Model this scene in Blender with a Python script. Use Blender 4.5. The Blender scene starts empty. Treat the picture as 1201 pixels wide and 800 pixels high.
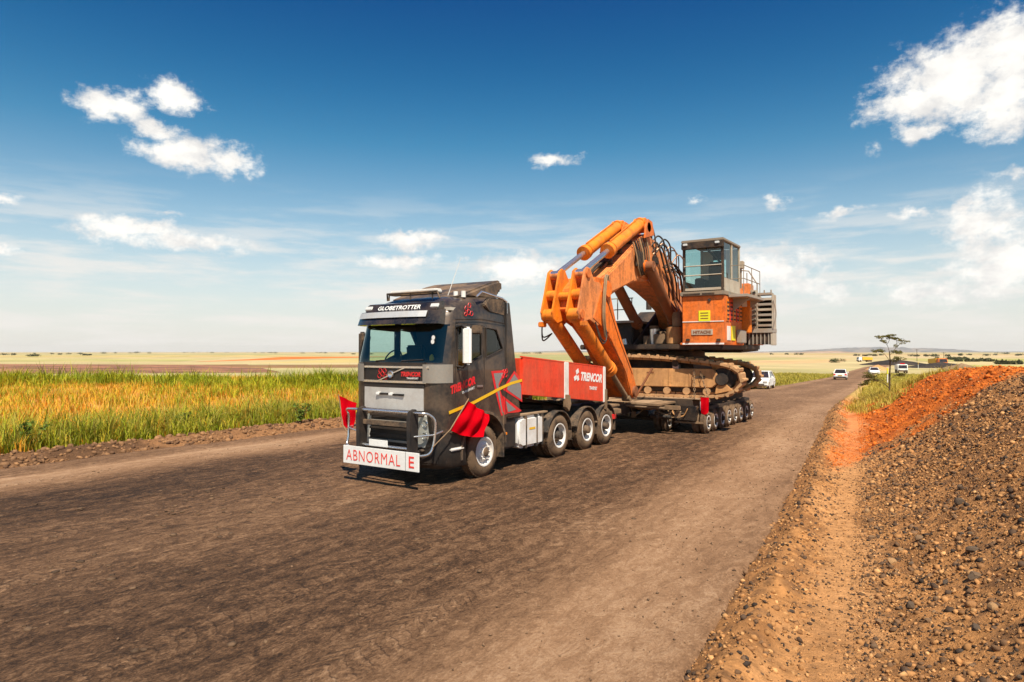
import bpy, bmesh, math, random
import numpy as np
from mathutils import Vector, Matrix
random.seed(7); RNG = np.random.default_rng(11)
R = math.radians
sc = bpy.context.scene
col = sc.collection

# ------------------------------------------------------------------ camera
CX, CY, CH = 9.227, -9.523, 2.583
FPX, PITCH, YAW = 765.0, 0.01659, 0.5902
cam_d = bpy.data.cameras.new('camera'); cam = bpy.data.objects.new('camera', cam_d); col.objects.link(cam)
cam_d.sensor_width = 36; cam_d.lens = FPX / 1201 * 36; cam_d.clip_start = .05; cam_d.clip_end = 60000
cam.location = (CX, CY, CH); cam.rotation_euler = (R(90) + PITCH, 0, YAW)
sc.camera = cam
cr = np.array([math.cos(YAW), math.sin(YAW), 0]); cf = np.array([-math.sin(YAW) * math.cos(PITCH), math.cos(YAW) * math.cos(PITCH), math.sin(PITCH)]); cu_ = np.cross(cr, cf)
C0 = np.array([CX, CY, CH])
def ray(x, y): return cf + cr * (x - 600.5) / FPX - cu_ * (y - 400) / FPX
def onz(x, y, z=0.): d = ray(x, y); return C0 + d * (z - CH) / d[2]
def onx(x, y, X): d = ray(x, y); return C0 + d * (X - CX) / d[0]
def ony(x, y, Y): d = ray(x, y); return C0 + d * (Y - CY) / d[1]
def at(x, y, dep): return C0 + ray(x, y) * dep

# ------------------------------------------------------------------ sun + sky
SUN_EL, SUN_AZ = R(58), R(46)          # azimuth measured from -Y (truck front) towards +X
sv = Vector((math.sin(SUN_AZ) * math.cos(SUN_EL), -math.cos(SUN_AZ) * math.cos(SUN_EL), math.sin(SUN_EL)))
sl = bpy.data.lights.new('sun', 'SUN'); sl.energy = 4.8; sl.angle = R(.53); sl.color = (1, .89, .72)
so = bpy.data.objects.new('sun', sl); col.objects.link(so)
so.rotation_euler = sv.to_track_quat('Z', 'Y').to_euler(); so.location = (0, 0, 60)

w = bpy.data.worlds.new('World'); sc.world = w; w.use_nodes = True
nt = w.node_tree; nt.nodes.clear()
class G:
    """small node helper"""
    def __init__(s, t): s.t = t
    def n(s, typ, ins=None, **kw):
        k = s.t.nodes.new(typ)
        for a, b in kw.items(): setattr(k, a, b)
        for i, v in (ins or {}).items():
            if isinstance(v, bpy.types.NodeSocket): s.t.links.new(v, k.inputs[i])
            else: k.inputs[i].default_value = v
        return k
    def m(s, op, a, b=None, c=None, clamp=False):
        d = {0: a}
        if b is not None: d[1] = b
        if c is not None: d[2] = c
        return s.n('ShaderNodeMath', d, operation=op, use_clamp=clamp).outputs[0]
    def v(s, op, a, b=None):
        d = {0: a}
        if b is not None: d[1] = b
        return s.n('ShaderNodeVectorMath', d, operation=op).outputs[1 if op in ('LENGTH', 'DOT_PRODUCT') else 0]
    def noise(s, vec, scale, det=4, rough=.55, dist=0):
        return s.n('ShaderNodeTexNoise', {'Vector': vec, 'Scale': scale, 'Detail': det, 'Roughness': rough, 'Distortion': dist}).outputs
    def ramp(s, f, stops, interp='LINEAR'):
        k = s.n('ShaderNodeValToRGB', {0: f}); r = k.color_ramp; r.interpolation = interp
        while len(r.elements) < len(stops): r.elements.new(.5)
        for e, (p, c) in zip(r.elements, stops):
            e.position = p; e.color = c if len(c) == 4 else (*c, 1)
        return k.outputs[0]
    def mix(s, f, a, b, bt='MIX'):
        k = s.n('ShaderNodeMix', data_type='RGBA', blend_type=bt)
        for i, v in ((0, f), (6, a), (7, b)):
            if isinstance(v, bpy.types.NodeSocket): s.t.links.new(v, k.inputs[i])
            else: k.inputs[i].default_value = v if i == 0 else (v if len(v) == 4 else (*v, 1))
        return k.outputs[2]
    def smooth(s, x, a, b):
        return s.n('ShaderNodeMapRange', {0: x, 1: a, 2: b, 3: 0., 4: 1.}, interpolation_type='SMOOTHSTEP').outputs[0]

g = G(nt)
sky = g.n('ShaderNodeTexSky', sky_type='NISHITA', sun_disc=False, sun_elevation=SUN_EL, sun_rotation=math.pi - SUN_AZ, altitude=1500., air_density=1.0, dust_density=.6, ozone_density=2.5)
tc = g.n('ShaderNodeTexCoord').outputs['Generated']
dirn = g.v('NORMALIZE', tc)
sep = g.n('ShaderNodeSeparateXYZ', {0: dirn}).outputs
el = g.m('ARCSINE', sep[2]); az = g.m('ARCTAN2', sep[0], sep[1])
uv = g.n('ShaderNodeCombineXYZ', {0: az, 1: el, 2: 0.}).outputs[0]
def azel(x, y):
    d = ray(x, y); d = d / np.linalg.norm(d)
    return math.atan2(d[0], d[1]), math.asin(d[2])
# cumulus: (photo x, y, half width, half height, strength)
CL = [(128, 124, 50, 20, 1), (203, 116, 40, 20, 1), (178, 148, 36, 14, .9), (212, 180, 62, 24, 1.), (266, 192, 46, 22, .8), (298, 208, 14, 8, .5),
      (150, 266, 92, 15, .9), (215, 282, 100, 18, .7), (8, 228, 30, 8, .7), (4, 288, 26, 12, .9), (186, 248, 34, 5, .4),
      (485, 281, 46, 15, 1), (466, 306, 58, 13, 1), (648, 189, 34, 11, .8), (612, 315, 66, 26, 1), (545, 306, 16, 8, .5),
      (1120, 95, 118, 62, 1.15), (1185, 60, 95, 58, 1.15), (1080, 155, 36, 20, .8), (1180, 120, 80, 52, 1), (1062, 120, 62, 30, .9), (905, 315, 72, 34, 1.0), (905, 238, 18, 14, .7), (985, 246, 62, 6, .45), (1070, 244, 60, 7, .55),
      (1150, 262, 60, 44, .95), (1185, 310, 110, 50, .95), (1180, 207, 44, 8, .6), (820, 228, 12, 6, .5), (1022, 170, 14, 9, .45), (1100, 345, 120, 26, .7), (960, 340, 70, 22, .6)]
n1 = g.noise(g.v('MULTIPLY', uv, (1., 1.35, 1.)), 13., 8, .62)
wob = g.v('MULTIPLY', g.v('SUBTRACT', n1[1], (.5, .5, .5)), (.085, .055, 0))
uvw = g.v('ADD', uv, wob)
fld = None
for x, y, rx, ry, s in CL:
    a0, e0 = azel(x, y); a1, _ = azel(min(x + rx, 1500), y); _, e1 = azel(x, y - ry)
    k_ = 1.14 if y < 240 and x < 400 else 1.04
    L = g.v('LENGTH', g.v('MULTIPLY', g.v('SUBTRACT', uvw, (a0, e0, 0)), (1 / abs(a1 - a0) / k_, 1 / abs(e1 - e0) / k_, 0)))
    f = g.m('MULTIPLY', g.m('SUBTRACT', 1.05, L), s)
    fld = f if fld is None else g.m('SMOOTH_MAX', fld, f, .25)
# other fair-weather cumulus scattered over the rest of the sky
n2 = g.noise(g.v('MULTIPLY', uv, (1., 2.0, 1.)), 3.1, 5, .55)[0]
_, e_top = azel(600, -60)
daz = g.m('ABSOLUTE', g.m('WRAP', g.m('ADD', az, YAW), math.pi, -math.pi))
out = g.m('MAXIMUM', g.smooth(daz, .70, .95), g.smooth(el, .50, .68))
f2 = g.m('SUBTRACT', g.m('MULTIPLY', g.m('SUBTRACT', n2, .60), 4.), g.m('MULTIPLY', g.m('SUBTRACT', 1., out), 9.))
fld = g.m('MAXIMUM', fld, f2)
fine = g.noise(g.v('MULTIPLY', uv, (1., 1.3, 1.)), 34., 9, .66)[0]
dens = g.m('ADD', fld, g.m('MULTIPLY', g.m('SUBTRACT', fine, .5), 1.7))
cmask = g.smooth(dens, .06, .74)
# thin streaky veil low in the sky
n3 = g.noise(g.v('MULTIPLY', uv, (1., 7., 1.)), 5.5, 6, .6)[0]
veil = g.m('MULTIPLY', g.smooth(n3, .42, .66), g.m('MULTIPLY', g.smooth(el, .26, .09), .85))
hz = g.m('POWER', 2.718, g.m('MULTIPLY', g.m('POWER', g.m('MULTIPLY', g.m('MAXIMUM', el, 0.), 5.7), 1.7), -1.))
base = g.v('MAXIMUM', g.v('SUBTRACT', g.v('MULTIPLY', sky.outputs[0], (.76, 1.06, .93)), (1.08, 1.08, .88)), (.02, .1, .3))      # deep, polarised-looking blue
SKYK = 1.0
c1 = g.mix(g.m('MULTIPLY', hz, .97, clamp=True), base, (5.45, 5.2, 4.85))
c2 = g.mix(veil, c1, (5.9, 5.7, 5.4))
shade = g.noise(g.v('MULTIPLY', uv, (1., 1.6, 1.)), 18., 6, .6)[0]
ccol = g.mix(g.smooth(g.m('ADD', shade, g.m('MULTIPLY', dens, .12)), .38, .72), (5.3, 5.2, 5.1), (7.2, 7.0, 6.6))
c3 = g.mix(cmask, c2, ccol)
bg = g.n('ShaderNodeBackground', {0: c3, 1: .092})
g.n('ShaderNodeOutputWorld', {0: bg.outputs[0]})

sc.view_settings.view_transform = 'Standard'; sc.view_settings.look = 'None'
sc.view_settings.exposure = 0.75; sc.view_settings.gamma = 1.0

# ------------------------------------------------------------------ materials
def newmat(name):
    m = bpy.data.materials.new(name); m.use_nodes = True; m.node_tree.nodes.clear(); return m, G(m.node_tree)
def finish(g, sh, m): g.n('ShaderNodeOutputMaterial', {0: sh}); return m
M = {}
def pm(name, c, rough=.5, metal=0., dirt=None, amt=.0, scale=2.5, bump=0., coat=0., var=.12, thr=.5, grime=0.):
    m, g = newmat(name)
    co = g.n('ShaderNodeTexCoord').outputs['Object']
    geo = g.n('ShaderNodeNewGeometry').outputs['Position']
    nz = g.noise(geo, scale, 7, .62)[0]
    nb = g.noise(geo, scale * 9, 4, .6)[0]
    cc = g.mix(1., c, g.ramp(nb, [(.3, (1 - var,) * 3), (.7, (1 + var * .4,) * 3)]), 'MULTIPLY')
    if grime:      # oil and dirt that has run down the paint, plus worn patches
        gs = g.noise(g.v('MULTIPLY', geo, (5., 5., .9)), 1., 7, .7, .6)[0]; gp = g.noise(geo, 2.1, 8, .72)[0]
        cc = g.mix(g.m('MULTIPLY', g.smooth(g.m('ADD', g.m('MULTIPLY', gs, .6), g.m('MULTIPLY', gp, .5)), .49, .66), grime), cc, (.075, .036, .020))
        cc = g.mix(g.m('MULTIPLY', g.smooth(g.noise(geo, 4.3, 8, .75)[0], .60, .68), .55 * grime), cc, (.30, .13, .06))
    rr = rough
    if dirt:
        f = g.m('MULTIPLY', g.smooth(g.m('ADD', nz, g.m('MULTIPLY', nb, .35)), thr + .02, thr + .38), amt)
        cc = g.mix(f, cc, dirt)
        rr = g.m('ADD', g.m('MULTIPLY', f, .9 - rough), rough)
    ins = {'Base Color': cc, 'Roughness': rr, 'Metallic': metal, 'Coat Weight': coat, 'Specular IOR Level': .05 if rough >= .75 else .4}
    if bump:
        ins['Normal'] = g.n('ShaderNodeBump', {'Height': g.m('ADD', nb, nz), 'Strength': bump, 'Distance': .02}).outputs[0]
    b = g.n('ShaderNodeBsdfPrincipled', ins)
    M[name] = finish(g, b.outputs[0], m); return M[name]
DUST = (.30, .19, .11); DDUST = (.16, .095, .055)
pm('cab_paint', (.030, .026, .025), .36, .15, DUST, .30, 1.6, coat=.35, thr=.50)
pm('roof_dusty', (.06, .048, .042), .5, .2, DUST, .7, 2.0)
pm('black_plastic', (.018, .017, .017), .5, 0, DDUST, .2)
pm('dusty_black', (.03, .026, .024), .7, 0, DUST, .6, 3.)
pm('gloss_black', (.012, .013, .016), .12, 0, DUST, .15, coat=.5)
pm('chrome', (.80, .80, .80), .22, .9, DUST, .12, 4)
pm('steel', (.55, .55, .56), .28, 1., DUST, .3, 4)
pm('silver', (.76, .75, .72), .42, .55, DUST, .25, 4)
pm('greige', (.30, .28, .25), .45, .3, DUST, .3, 3)
pm('white_paint', (.78, .77, .74), .4, 0, DUST, .3, 3)
pm('white_clean', (.82, .82, .80), .45, 0, DUST, .12, 3)
pm('alu', (.80, .79, .77), .42, .1, DUST, .35, 3)
pm('rubber', (.030, .026, .024), .85, 0, (.20, .13, .08), .75, 4, bump=.2, thr=.35)
pm('rim_white', (.78, .76, .73), .6, 0, (.30, .20, .13), .35, 2)
pm('red_box', (.80, .055, .018), .45, 0, (.5, .14, .07), .35, 1.5, thr=.5, var=.15, grime=.25)
m, g = newmat('red_flag'); _n = g.noise(g.n('ShaderNodeNewGeometry').outputs['Position'], 14., 5, .6)[0]
_c = g.mix(_n, (.78, .003, .012), (.56, .003, .010)); M['red_flag'] = finish(g, g.n('ShaderNodeMixShader', {0: .35, 1: g.n('ShaderNodeBsdfDiffuse', {0: _c}).outputs[0], 2: g.n('ShaderNodeBsdfTranslucent', {0: _c}).outputs[0]}).outputs[0], m)
pm('red_decal', (.70, .012, .02), .4, 0, DUST, .15)
pm('red_letter', (.80, .06, .045), .5, 0)
pm('grey_decal', (.22, .215, .22), .4, 0, DUST, .2)
pm('yellow_stripe', (.80, .46, .01), .5, 0, DUST, .1)
pm('yellow_sign', (.80, .78, .02), .5, 0, DUST, .1)
pm('orange', (.88, .19, .018), .5, 0, (.46, .17, .06), .5, 1.3, bump=.10, thr=.5, var=.3, grime=.5)
pm('orange_bright', (.92, .245, .014), .42, 0, (.45, .16, .05), .35, 2.5, thr=.52, var=.2, grime=.4)
pm('orange_pale', (.88, .28, .075), .55, 0, (.46, .21, .10), .5, 1.5, bump=.10, var=.3, grime=.5)
pm('orange_dull', (.27, .085, .028), .6, 0, (.15, .08, .045), .75, 1.8, bump=.1)
pm('track_tan', (.56, .33, .165), .85, 0, (.26, .15, .08), .6, 3.0, bump=.5, thr=.45)
pm('frame_tan', (.66, .35, .14), .8, 0, (.38, .20, .095), .7, 1.4, bump=.25, var=.25, grime=.45)
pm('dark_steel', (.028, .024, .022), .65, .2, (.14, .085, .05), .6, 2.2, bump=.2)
pm('brown_steel', (.20, .135, .085), .75, .1, (.34, .22, .13), .7, 2.5, bump=.3)
pm('deck_dust', (.36, .25, .16), .9, 0, (.20, .13, .08), .7, 2.0, bump=.4)
pm('cab_grey', (.25, .215, .17), .6, .1, (.33, .22, .13), .5, 2.5)
pm('cab_tan', (.48, .43, .35), .6, .05, (.30, .21, .13), .5, 2.5)
pm('platform_grey', (.36, .33, .29), .65, .15, (.30, .20, .12), .6, 2.5)
pm('hose', (.02, .019, .018), .5, 0, DDUST, .5, 5)
pm('hose_tan', (.30, .20, .11), .7, 0, DDUST, .5, 5)
pm('copper', (.62, .36, .24), .35, .7, DUST, .4, 3)
pm('lamp', (.75, .75, .72), .15, .3)
pm('amber', (.85, .25, .01), .3)
pm('interior', (.05, .048, .045), .8)
pm('interior_light', (.50, .46, .40), .85)
pm('hi_vis', (.85, .22, .02), .8)
pm('coal', (.030, .027, .026), .9, 0, (.08, .06, .05), .6, .12, bump=.5)
pm('machine_yellow', (.72, .42, .02), .55, 0, DUST, .3)
pm('bark', (.10, .075, .05), .9, 0, None, 0, 6, bump=.4)
def glass(name, tint, refl=.35, dark=0.):
    m, g = newmat(name)
    fr = g.n('ShaderNodeFresnel', {'IOR': 1.5}).outputs[0]
    f = g.m('MINIMUM', g.m('ADD', g.m('MULTIPLY', fr, refl * 2.4), .02), 1.)
    t = g.n('ShaderNodeBsdfTransparent', {0: (*tint, 1)}); gl = g.n('ShaderNodeBsdfGlossy', {0: (.95, 1, .98, 1), 1: .03})
    mx = g.n('ShaderNodeMixShader', {0: f, 1: t.outputs[0], 2: gl.outputs[0]})
    M[name] = finish(g, mx.outputs[0], m)
glass('glass', (.66, .86, .80), .42); glass('glass_clear', (.74, .84, .80)); glass('glass_lamp', (.9, .92, .9), .25); glass('glass_car', (.12, .14, .15), .5)

def colmat(name, rough=.9, nscale=6., nvar=.35, bump=.5, bscale=30., trans=0., dist=.03, fine=0.):
    """surface whose own colour is stored per vertex, broken up by fine grain"""
    m, g = newmat(name)
    a = g.n('ShaderNodeAttribute', attribute_name='col').outputs[0]
    geo = g.n('ShaderNodeNewGeometry').outputs['Position']
    nz = g.noise(geo, nscale, 8, .68)[0]
    cc = g.mix(1., a, g.ramp(nz, [(.28, (1 - nvar,) * 3), (.72, (1 + nvar,) * 3)]), 'MULTIPLY')
    ins = {'Base Color': cc, 'Roughness': rough, 'Specular IOR Level': .15}
    if bump:
        nb = g.noise(geo, bscale, 6, .7)[0]
        ins['Normal'] = g.n('ShaderNodeBump', {'Height': nb, 'Strength': bump, 'Distance': dist}).outputs[0]
    b = g.n('ShaderNodeBsdfPrincipled', ins).outputs[0]
    if trans:
        t = g.n('ShaderNodeBsdfTranslucent', {0: cc}).outputs[0]
        b = g.n('ShaderNodeMixShader', {0: trans, 1: b, 2: t}).outputs[0]
    M[name] = finish(g, b, m)
colmat('soil', .95, 9., .38, .9, 26., dist=.05)
colmat('stone', .9, 40., .25, .5, 60., dist=.01)
colmat('blade', .6, 3., .12, 0, trans=.32)
colmat('foliage', .65, 8., .15, 0, trans=.25)
colmat('plain', .95, .02, .30, 0.)

# ------------------------------------------------------------------ mesh helpers
WLOC = {}
def link(o, parent=None, wloc=(0, 0, 0)):
    col.objects.link(o); wl = Vector(wloc); WLOC[o.name] = wl
    if parent is not None:
        o.parent = parent; o.location = wl - WLOC[parent.name]
    else: o.location = wl
    return o
def tag(o, label, cat, group=None):
    o['label'] = label; o['category'] = cat
    if group: o['group'] = group
    return o
def thing(name, loc, label, cat, group=None):
    o = bpy.data.objects.new(name, None); o.empty_display_size = .3
    return tag(link(o, None, loc), label, cat, group)
def mesh_from(name, v, f, mats, smooth=None):
    me = bpy.data.meshes.new(name); me.from_pydata([tuple(p) for p in v], [], f); me.validate()
    for m in (mats if isinstance(mats, (list, tuple)) else [mats]): me.materials.append(M[m])
    if smooth is not None:
        me.shade_smooth()
        if smooth < 180: me.set_sharp_from_angle(angle=R(smooth))
    return me
def axes(d):
    d = Vector(d).normalized(); u = d.orthogonal().normalized() if abs(d.x) > .999 or True else None
    if abs(d.z) < .99: u = d.cross(Vector((0, 0, 1))).normalized()
    return d, u, d.cross(u).normalized()
class MB:
    def __init__(s): s.v = []; s.f = []
    def add(s, v, f):
        k = len(s.v); s.v += [tuple(p) for p in v]; s.f += [tuple(i + k for i in q) for q in f]; return s
    def box(s, x0, x1, y0, y1, z0, z1):
        return s.add([(x0, y0, z0), (x1, y0, z0), (x1, y1, z0), (x0, y1, z0), (x0, y0, z1), (x1, y0, z1), (x1, y1, z1), (x0, y1, z1)],
                     [(3, 2, 1, 0), (4, 5, 6, 7), (0, 1, 5, 4), (1, 2, 6, 5), (2, 3, 7, 6), (3, 0, 4, 7)])
    def obox(s, c, ux, uy, uz, hx, hy, hz):
        c = Vector(c); a, b, d = Vector(ux) * hx, Vector(uy) * hy, Vector(uz) * hz
        P = [c + a * i + b * j + d * k for k in (-1, 1) for i, j in ((-1, -1), (1, -1), (1, 1), (-1, 1))]
        return s.add(P, [(3, 2, 1, 0), (4, 5, 6, 7), (0, 1, 5, 4), (1, 2, 6, 5), (2, 3, 7, 6), (3, 0, 4, 7)])
    def bar(s, p, q, w_, h_):
        """rectangular bar from p to q"""
        p, q = Vector(p), Vector(q); d, u, n = axes(q - p)
        return s.obox((p + q) / 2, d, u, n, (q - p).length / 2, w_ / 2, h_ / 2)
    def cyl(s, p, q, r0, r1=None, n=14, cap=True):
        r1 = r0 if r1 is None else r1; p, q = Vector(p), Vector(q); d, u, w_ = axes(q - p)
        v = []
        for c, r in ((p, r0), (q, r1)):
            v += [c + (u * math.cos(t) + w_ * math.sin(t)) * r for t in (2 * math.pi * i / n for i in range(n))]
        f = [(i, (i + 1) % n, n + (i + 1) % n, n + i) for i in range(n)]
        if cap: f += [tuple(range(n))[::-1], tuple(range(n, 2 * n))]
        return s.add(v, f)
    def tube(s, pts, r, n=8, close=False):
        P = [Vector(p) for p in pts]; k = len(P); rings = []; pu = None
        for i, p in enumerate(P):
            a = P[(i - 1) % k] if (i or close) else P[0]; b = P[(i + 1) % k] if (i < k - 1 or close) else P[-1]
            d = (b - a).normalized()
            if pu is None: u = axes(d)[1]
            else: u = (pu - d * pu.dot(d)).normalized()
            pu = u; w_ = d.cross(u); rr = r[i] if isinstance(r, (list, tuple)) else r
            rings.append([p + (u * math.cos(t) + w_ * math.sin(t)) * rr for t in (2 * math.pi * j / n for j in range(n))])
        v = [p for q in rings for p in q]; f = []
        for i in range(k if close else k - 1):
            a, b = i * n, ((i + 1) % k) * n
            f += [(a + j, a + (j + 1) % n, b + (j + 1) % n, b + j) for j in range(n)]
        if not close: f += [tuple(range(n))[::-1], tuple(range((k - 1) * n, k * n))]
        return s.add(v, f)
    def prism(s, poly, x0, x1, ax='x'):
        """extrude a polygon; ax x: poly is (Y,Z); ax y: (X,Z); ax z: (X,Y)"""
        n = len(poly)
        def P(a, b, t): return {'x': (t, a, b), 'y': (a, t, b), 'z': (a, b, t)}[ax]
        v = [P(a, b, x0) for a, b in poly] + [P(a, b, x1) for a, b in poly]
        A = sum(poly[i][0] * poly[(i + 1) % n][1] - poly[(i + 1) % n][0] * poly[i][1] for i in range(n))
        f = [tuple(range(n))[::-1], tuple(range(n, 2 * n))] + [(i, (i + 1) % n, n + (i + 1) % n, n + i) for i in range(n)]
        if (A < 0) != (ax == 'y'): f = [q[::-1] for q in f]
        return s.add(v, f)
    def lathe(s, prof, c, axis='x', n=28, sgn=1, closed=False):
        """prof: (offset along axis, radius)"""
        v = []; k = len(prof)
        for o, r in prof:
            for i in range(n):
                t = 2 * math.pi * i / n; a, b = r * math.cos(t), r * math.sin(t)
                v.append({'x': (c[0] + o * sgn, c[1] + a, c[2] + b), 'y': (c[0] + a, c[1] + o * sgn, c[2] + b), 'z': (c[0] + a, c[1] + b, c[2] + o * sgn)}[axis])
        f = []
        for i in range(k if closed else k - 1):
            j2 = (i + 1) % k
            f += [(i * n + j, j2 * n + j, j2 * n + (j + 1) % n, i * n + (j + 1) % n) for j in range(n)]
        return s.add(v, f)
    def build(s, name, mat, parent=None, bevel=0., smooth=None, seg=2, label=None):
        V = np.array(s.v, float); c = (V.min(0) + V.max(0)) / 2
        me = mesh_from(name, V - c, s.f, mat)
        bm = bmesh.new(); bm.from_mesh(me); bmesh.ops.recalc_face_normals(bm, faces=bm.faces)
        if bevel:
            ed = [e for e in bm.edges if len(e.link_faces) == 2 and e.calc_face_angle(0) > R(30)]
            bmesh.ops.bevel(bm, geom=ed, offset=bevel, segments=seg, affect='EDGES', clamp_overlap=True)
        bm.to_mesh(me); bm.free()
        if bevel or smooth is not None:
            me.shade_smooth(); me.set_sharp_from_angle(angle=R(smooth or 35))
        o = bpy.data.objects.new(name, me)
        if label: o['label'] = label
        return link(o, parent, c)
def inst(name, me, parent, wloc, rot=None):
    o = bpy.data.objects.new(name, me); link(o, parent, wloc)
    if rot: o.rotation_euler = rot
    return o
def text(body, w_, h_, org, xa, ya, mat, parent, name='lettering', shear=0., bold=.0, depth=.004, spacing=1.):
    """flat lettering scaled into a w x h box whose lower left corner is org"""
    cu = bpy.data.curves.new('t', 'FONT'); cu.body = body; cu.shear = shear; cu.offset = bold; cu.space_character = spacing; cu.extrude = .0; cu.resolution_u = 3
    o = bpy.data.objects.new('t', cu); col.objects.link(o)
    dg = bpy.context.evaluated_depsgraph_get(); me = bpy.data.meshes.new_from_object(o.evaluated_get(dg))
    bpy.data.objects.remove(o); bpy.data.curves.remove(cu)
    V = np.array([v.co[:] for v in me.vertices]); F = [tuple(p.vertices) for p in me.polygons]; bpy.data.meshes.remove(me)
    lo, hi = V.min(0), V.max(0); U = (V - lo) / np.maximum(hi - lo, 1e-6)
    org, xa, ya = Vector(org), Vector(xa).normalized(), Vector(ya).normalized(); n = xa.cross(ya)
    m = MB(); m.add([org + xa * (u[0] * w_) + ya * (u[1] * h_) + n * depth for u in U], F)
    Va = np.array(m.v); c = (Va.min(0) + Va.max(0)) / 2
    ob = bpy.data.objects.new(name, mesh_from(name, Va - c, m.f, mat))
    return link(ob, parent, c)
def smoothpts(P, n, close=False):
    P = [Vector(p) for p in P]; out = []; k = len(P)
    for i in range(k if close else k - 1):
        p0 = P[(i - 1) % k] if (close or i) else P[0]; p1 = P[i]; p2 = P[(i + 1) % k]; p3 = P[(i + 2) % k] if (close or i < k - 2) else P[-1]
        for j in range(n):
            t = j / n
            out.append(.5 * ((2 * p1) + (p2 - p0) * t + (2 * p0 - 5 * p1 + 4 * p2 - p3) * t * t + (3 * p1 - p0 - 3 * p2 + p3) * t ** 3))
    if not close: out.append(P[-1])
    return out
def colmesh(name, V, F, C, mat, smooth=False):
    """big mesh from arrays: V (n,3), F (m,k), C (n,3) vertex colours"""
    me = bpy.data.meshes.new(name); n, (m_, k) = len(V), F.shape
    me.vertices.add(n); me.vertices.foreach_set('co', np.ascontiguousarray(V, np.float32).ravel())
    me.loops.add(m_ * k); me.loops.foreach_set('vertex_index', np.ascontiguousarray(F, np.int32).ravel())
    me.polygons.add(m_); me.polygons.foreach_set('loop_start', np.arange(0, m_ * k, k, dtype=np.int32))
    me.update(calc_edges=True)
    a = me.color_attributes.new('col', 'FLOAT_COLOR', 'POINT'); a.data.foreach_set('color', np.c_[C, np.ones(n)].astype(np.float32).ravel())
    me.materials.append(M[mat])
    if smooth: me.shade_smooth()
    return me
def putmesh(name, me, kind=None):
    o = bpy.data.objects.new(name, me); link(o)
    if kind: o['kind'] = kind
    return o
# value noise
_T = RNG.random((256, 256))
def vn(x, y):
    xi, yi = np.floor(x).astype(int), np.floor(y).astype(int); fx, fy = x - xi, y - yi
    fx, fy = fx * fx * (3 - 2 * fx), fy * fy * (3 - 2 * fy)
    t = lambda i, j: _T[i & 255, j & 255]
    return (t(xi, yi) * (1 - fx) + t(xi + 1, yi) * fx) * (1 - fy) + (t(xi, yi + 1) * (1 - fx) + t(xi + 1, yi + 1) * fx) * fy
def fbm(x, y, o=5, g_=.5):
    s = 0; a = 1; n = 0
    for i in range(o): s = s + a * vn(x * 2 ** i + 17.3 * i, y * 2 ** i + 9.1 * i); n += a; a *= g_
    return s / n
def sst(x, a, b): t = np.clip((x - a) / (b - a), 0, 1); return t * t * (3 - 2 * t)
def lerp(a, b, t): return a + (b - a) * t

# ------------------------------------------------------------------ terrain functions
_yg = np.arange(-200, 1000, .5)
def _sm(ys, vs, k):
    v = np.interp(_yg, ys, vs); ker = np.hanning(k); ker /= ker.sum(); return np.convolve(np.pad(v, k // 2, 'edge'), ker, 'same')[k // 2:-(k // 2)]
_YS = [-200, -60, -30, -4, 6, 12.6, 25, 49, 96, 150, 230, 400, 1000]
_XR = _sm(_YS, [15, 10.5, 9.3, 7.5, 6.55, 5.85, 4.5, 2.9, -.2, -4, -8, -12, -20], 25)
_XL = _sm(_YS, [-10, -9, -8.8, -8.4, -8.3, -7.9, -6.4, -4.0, -6.6, -10, -14, -18, -26], 25)
_RZ = _sm([-200, 18, 120, 260, 1000], [0, 0, -1.84, -2.6, -2.6], 41)
def xr(Y): return np.interp(Y, _yg, _XR[:len(_yg)])
def xl(Y): return np.interp(Y, _yg, _XL[:len(_yg)])
def rz(Y): return np.interp(Y, _yg, _RZ[:len(_yg)])
def berm_h(X, Y):
    s = X - xr(Y)
    hc = np.interp(Y, [-30, -6, 0, 8, 15, 25, 35, 50, 75], [1.4, 1.72, 1.95, 2.13, 2.05, 1.68, 1.3, .55, 0.])
    wob = (fbm(Y * .35 + 3, s * .3, 3) - .5)
    up = sst(s, 1.0 + .5 * wob, 4.6)
    dn = 1 - sst(s, 7.5, 14)
    z = hc * up * dn
    z = z + .17 * np.exp(-((s - .33 - .2 * wob) / .24) ** 2) * (.5 + fbm(Y * 1.2, s * 2, 3)) * (Y < 70) + .06 * sst(s, 0, .4) * dn
    return rz(Y) - .03 + z
def berm_rough(X, Y):
    s = X - xr(Y); o = orange_w(X, Y)
    a = sst(s, 1.0, 1.6) * .055 + .06 * np.exp(-((s - .35) / .35) ** 2) + .008 + .10 * o * sst(s, 1.2, 1.8)
    return a * (fbm(X * 3.1, Y * 3.1, 6, .62) - .5) * 2.4
def orange_w(X, Y):
    s = X - xr(Y); n = fbm(X * .5 + 40, Y * .5, 4) - .5
    d = Y - np.interp(s, [.3, .7, 1.3, 2., 2.5, 4.2], [4.2, 6.5, 9.3, 9.8, 9.2, 8.6]) + 2.2 * n + 3.0 * (fbm(X * 2.2 + 7, Y * 2.2, 4, .65) - .5)
    return sst(d, -1.1, 1.1) * (1 - sst(Y + 8 * n, 30, 44)) * sst(s + n, .25, .9) * (1 - sst(s, 9, 12))
def berm_z(X, Y): return berm_h(X, Y) + berm_rough(X, Y)

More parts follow.
